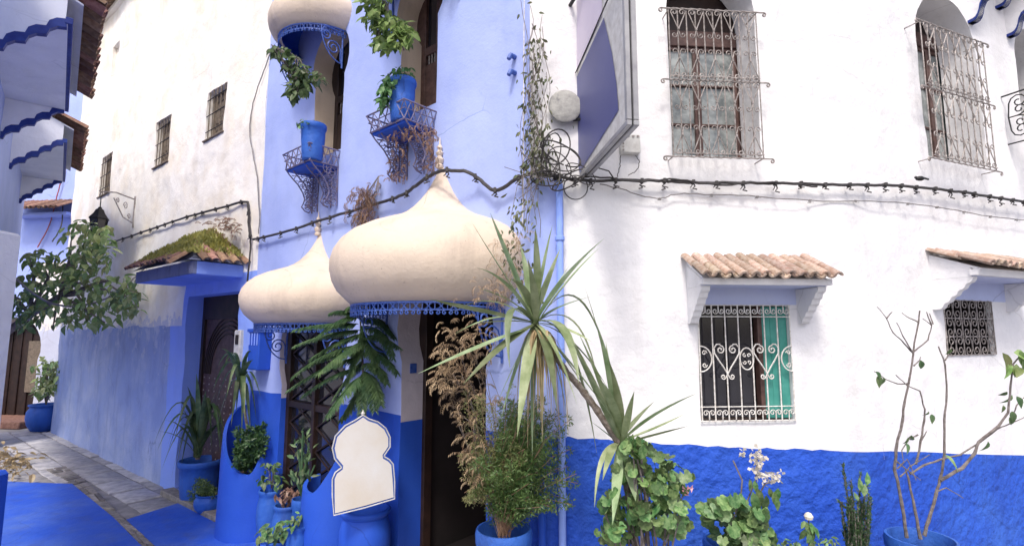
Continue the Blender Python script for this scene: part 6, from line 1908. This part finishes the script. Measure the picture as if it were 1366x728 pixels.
for (tx, ty) in ((404, 575), (398, 600), (412, 590), (390, 628), (420, 620), (408, 610)):
    t = at(tx, ty, 4.5 + Q.uniform(-.1, .1)); mb.tube([q, (q + t) * .5 + rv(Q, .01), t], [.010, .010, .007], 6)
obj('stems', mb, MT['pine'], cl[2][0])
scatter(cl[2][0], 'leaf', [leaf_mesh('narrow_leaf', MT['yucca_dark'], 1, .3, .3, .3, 3)], region_pts(Q, 50, [(404, 600, 14, 26), (402, 640, 14, 14)], 4.4, 4.6), .085, Q, Vector((0, -.8, .4)), .7, Vector((0, 0, 1)), .9)
scatter(cl[3][0], 'leaf', LS, region_pts(Q, 70, [(368, 706, 20, 12), (380, 700, 14, 8), (360, 715, 14, 8)], 4.1, 4.4), .08, Q)
scatter(cl[4][0], 'leaf', LS, region_pts(Q, 24, [(397, 690, 9, 6)], 4.15, 4.3), .05, Q)
# far pot by the gate
p = at_z(58, 574, 0)
fp = potted(p.x, p.y, 0, 19 / 700 * p.y, .52, 1, 'big round blue pot with a small leafy bush at the end of the lane', 'potted plant', seed=31)
scatter(fp, 'leaf', LF, region_pts(Q, 210, [(66, 490, 22, 16), (60, 515, 14, 14), (78, 500, 12, 20)], p.y - .3, p.y + .3), .15, Q, Vector((0, -.6, .6)), .9)
mb = MB()
for k in range(6): mb.tube([Vector((p.x, p.y, .5)), at(Q.uniform(50, 75), Q.uniform(490, 515), p.y)], .012, 5)
obj('stems', mb, MT['twig'], fp)

# ---- leafy tree over the lane
tr_ = thing('leafy_tree', (-6.9, 7.3, 0), 'leafy dark green tree spreading over the end of the lane', 'tree')
mb = MB()
tb = Vector((-7.9, 7.6, 0)); f1 = at(40, 420, 7.3); f2 = at(80, 395, 7.2)
mb.tube([tb, Vector((-7.75, 7.55, 1.5)), f1, f2], [.07, .06, .05, .04], 8)
obj('trunk', mb, MT['bark'], tr_)
Q = random.Random(81)
ends = [(110, 330), (130, 345), (95, 320), (150, 390), (175, 400), (185, 410), (120, 420), (60, 360), (40, 345), (30, 400), (70, 440), (140, 430), (100, 380), (50, 430), (160, 370)]
for k, (x, y) in enumerate(ends):
    e = at(x, y, Q.uniform(6.6, 7.8)); b = MB(); s_ = f1 if x < 70 else f2
    b.tube([s_, s_.lerp(e, .5) + Vector((0, 0, .15)) + rv(Q, .1), e], [.028, .018, .007], 6); obj('limb', b, MT['bark'], tr_)
regs = [(130, 316, 20, 14), (112, 322, 34, 26), (100, 355, 18, 22), (130, 345, 20, 22), (60, 395, 45, 28), (110, 395, 50, 24), (150, 395, 38, 24), (90, 420, 60, 18), (55, 350, 24, 12), (35, 415, 18, 26), (170, 405, 20, 20), (75, 375, 35, 18), (120, 425, 40, 14)]
pts = []
for (x, y) in ends:
    pass
regs = [(x, y - 5, a * 1.06, b * 1.06) for x, y, a, b in regs]
pts = region_pts(Q, 1000, regs, 6.5, 7.9)
pts.sort(key=lambda p: p.y)
scatter(tr_, 'leaf', LF, pts, .13, Q, Vector((0, -.55, .75)), .75, Vector((0, 0, -1)), .8)

# ---- hanging leafy plants and pots of the upper balconies
def bush(parent, regs, Y0, Y1, n, size, Q, meshes=LS):
    scatter(parent, 'leaf', meshes, region_pts(Q, n, regs, Y0, Y1), size, Q, Vector((0, -.6, .6)), .9, Vector((0, 0, -1)), .7, 0)
h1 = thing('hanging_plant', FB.P(uU - .45, 4.3, .4), 'trailing green plant hanging under the left rim of the upper dome', 'hanging plant', 'plants hanging from the upper balconies')
Yh = FB.PP(395, 90, .35).y
bush(h1, [(372, 68, 12, 8), (385, 82, 14, 12), (398, 95, 14, 12), (415, 104, 18, 11), (400, 112, 10, 10), (390, 122, 6, 10)], Yh - .12, Yh + .12, 330, .08, Q, [LS[0], leaf_mesh('lime_leaf', MT['limegreen'], 1, .45, .2, .2, 3)])
mb = MB()
for k in range(7): mb.tube([at(362, 60, Yh), at(Q.uniform(375, 400), Q.uniform(75, 95), Yh), at(Q.uniform(385, 425), Q.uniform(100, 138), Yh)], .005, 5)
obj('stems', mb, MT['twig'], h1)
h2 = thing('hanging_plant', FB.P(uV - .5, 4.2, .4), 'dense yellow green plant cascading at the top of the photo above the right balcony', 'hanging plant', 'plants hanging from the upper balconies')
Yh = FB.PP(515, 30, .35).y
LH = [leaf_mesh('lime_leaf_%d' % k, MT['limegreen'], 1, .5, .2, .2, 3) for k in range(2)]
bush(h2, [(498, 0, 16, 20), (505, 20, 18, 16), (520, 35, 22, 16), (515, 55, 16, 12), (538, 45, 14, 14), (502, -20, 20, 20)], Yh - .15, Yh + .12, 620, .075, Q, LH)
mb = MB()
for k in range(8): mb.tube([at(500, -40, Yh), at(Q.uniform(500, 520), Q.uniform(0, 20), Yh), at(Q.uniform(500, 545), Q.uniform(40, 70), Yh)], .005, 5)
obj('stems', mb, MT['twig'], h2)
for (k_, px, lab, wpx) in ((k1, 417, 'blue pot with a few sprigs in the left upper balcony basket', 17), (k2, 536, 'blue pot with a bushy herb in the right upper balcony basket', 19)):
    u_ = FB.pix(px, 200 if px < 450 else 150, .22)[0]; P_ = FB.P(u_, k_['zb'] + .012, .22)
    ztop = at(px, 167 if px < 450 else 108, P_.y).z
    o = potted(P_.x, P_.y, P_.z, wpx / 700 * P_.y, ztop - P_.z, 0, lab, 'potted plant', 'pots in the balcony baskets', seed=40)
    if px < 450: bush(o, [(px - 8, 164, 14, 6)], P_.y - .1, P_.y + .1, 40, .06, Q)
    else:
        bush(o, [(px, 98, 16, 12), (px - 18, 112, 10, 12), (px - 24, 128, 5, 14)], P_.y - .12, P_.y + .1, 230, .06, Q)
# dry creeper caught in the baskets and on the wall
dc = thing('dry_creeper', FB.PP(485, 300, .05), 'reddish dry creeper clinging to the pale blue wall between the domes', 'creeper')
mb = MB()
for k in range(150):
    p = FB.PP(Q.gauss(486, 9), Q.uniform(243, 298), Q.uniform(.02, .12)); curl_frond(mb, p, Vector((Q.uniform(-1, 1), -.3, Q.uniform(-1, .3))), Q.uniform(.05, .12), Q, .006)
obj('dry_fronds', mb, MT['dry_red'], dc, stuff=True)
mb = MB()
for k in range(8): mb.tube([FB.PP(505, 235, .04), FB.PP(Q.uniform(490, 505), 255, .06), FB.PP(Q.uniform(465, 495), Q.uniform(270, 305), .05)], .003, 4)
obj('stems', mb, MT['twig'], dc)
dv = thing('dry_creeper', FB.PP(525, 250, .05), 'dry brown leaves caught in the iron feet of the right balcony basket', 'creeper')
mb = MB()
for k in range(170):
    x, y = Q.choice([(Q.gauss(528, 8), Q.uniform(172, 240)), (Q.gauss(574, 5), Q.uniform(170, 228)), (Q.gauss(550, 14), Q.uniform(165, 182))])
    p = FB.PP(x, y, Q.uniform(.03, .3) if y < 200 else .12); curl_frond(mb, p, Vector((Q.uniform(-1, 1), -.3, Q.uniform(-1, .3))), Q.uniform(.03, .07), Q, .005)
obj('dry_leaves', mb, MT['dry_red'], dv, stuff=True)
# leaf litter at the lane edge
lt = MB()
Q = random.Random(91)
for k in range(150):
    p = at_z(Q.gauss(12, 16), Q.gauss(620, 9), 0.02); p.z = .02 + abs(Q.gauss(0, .05))
    m = orient(p, Vector((0, 0, 1)) + rv(Q, .9), rv(Q), Q.uniform(.06, .16)); me = Q.choice(LD)
    lt.add([m @ v.co for v in me.vertices], [tuple(q.vertices) for q in me.polygons])
lt_ = obj('leaf_litter', lt, MT['dry']); tag(lt_, 'heap of dry pale leaves beside the lane', 'leaf litter', kind='stuff')
# moss on the canopy
Q = random.Random(95); mm_ = MB()
for k in range(5200):
    u = Q.uniform(cu0 - .02, uq + .05); t = Q.uniform(0, .97); ed = max(0, noise.noise(Vector((u * 2.2, t * 2.5, 3))) + .42)
    if Q.random() > ed * 1.9: continue
    dd_ = t * (cd + .09)
    zf_ = ctop + (ce - ctop) * t; zs_ = ctop + (ce - ctop) * max(0, (u - um) / (uq + .09 - um))
    p = FL.P(u, min(zf_, zs_) + .055, dd_)
    h_ = Q.uniform(.02, .06)
    d = Vector((Q.uniform(-.5, .5), Q.uniform(-.5, .5), 1)).normalized() * h_
    c_ = d.cross(rv(Q)).normalized() * .012
    mm_.add([p - c_, p + d * .6 - c_ * .7, p + d, p + d * .6 + c_ * .7, p + c_], [(0, 1, 2, 3, 4)])
ms_ = obj('roof_moss', mm_, MT['moss']); tag(ms_, 'yellow green moss and grass growing on the tiled canopy', 'moss', kind='stuff')
mb = MB()
for k in range(60):
    p = FL.PP(Q.gauss(300, 12), Q.gauss(302, 6), .1); curl_frond(mb, p, Vector((Q.uniform(-1, 1), -.5, Q.uniform(0, 1))), Q.uniform(.05, .12), Q, .01)
tag(obj('dry_weeds', mb, MT['dry_red']), 'brown dry weeds at the top of the mossy canopy', 'weeds', kind='stuff')
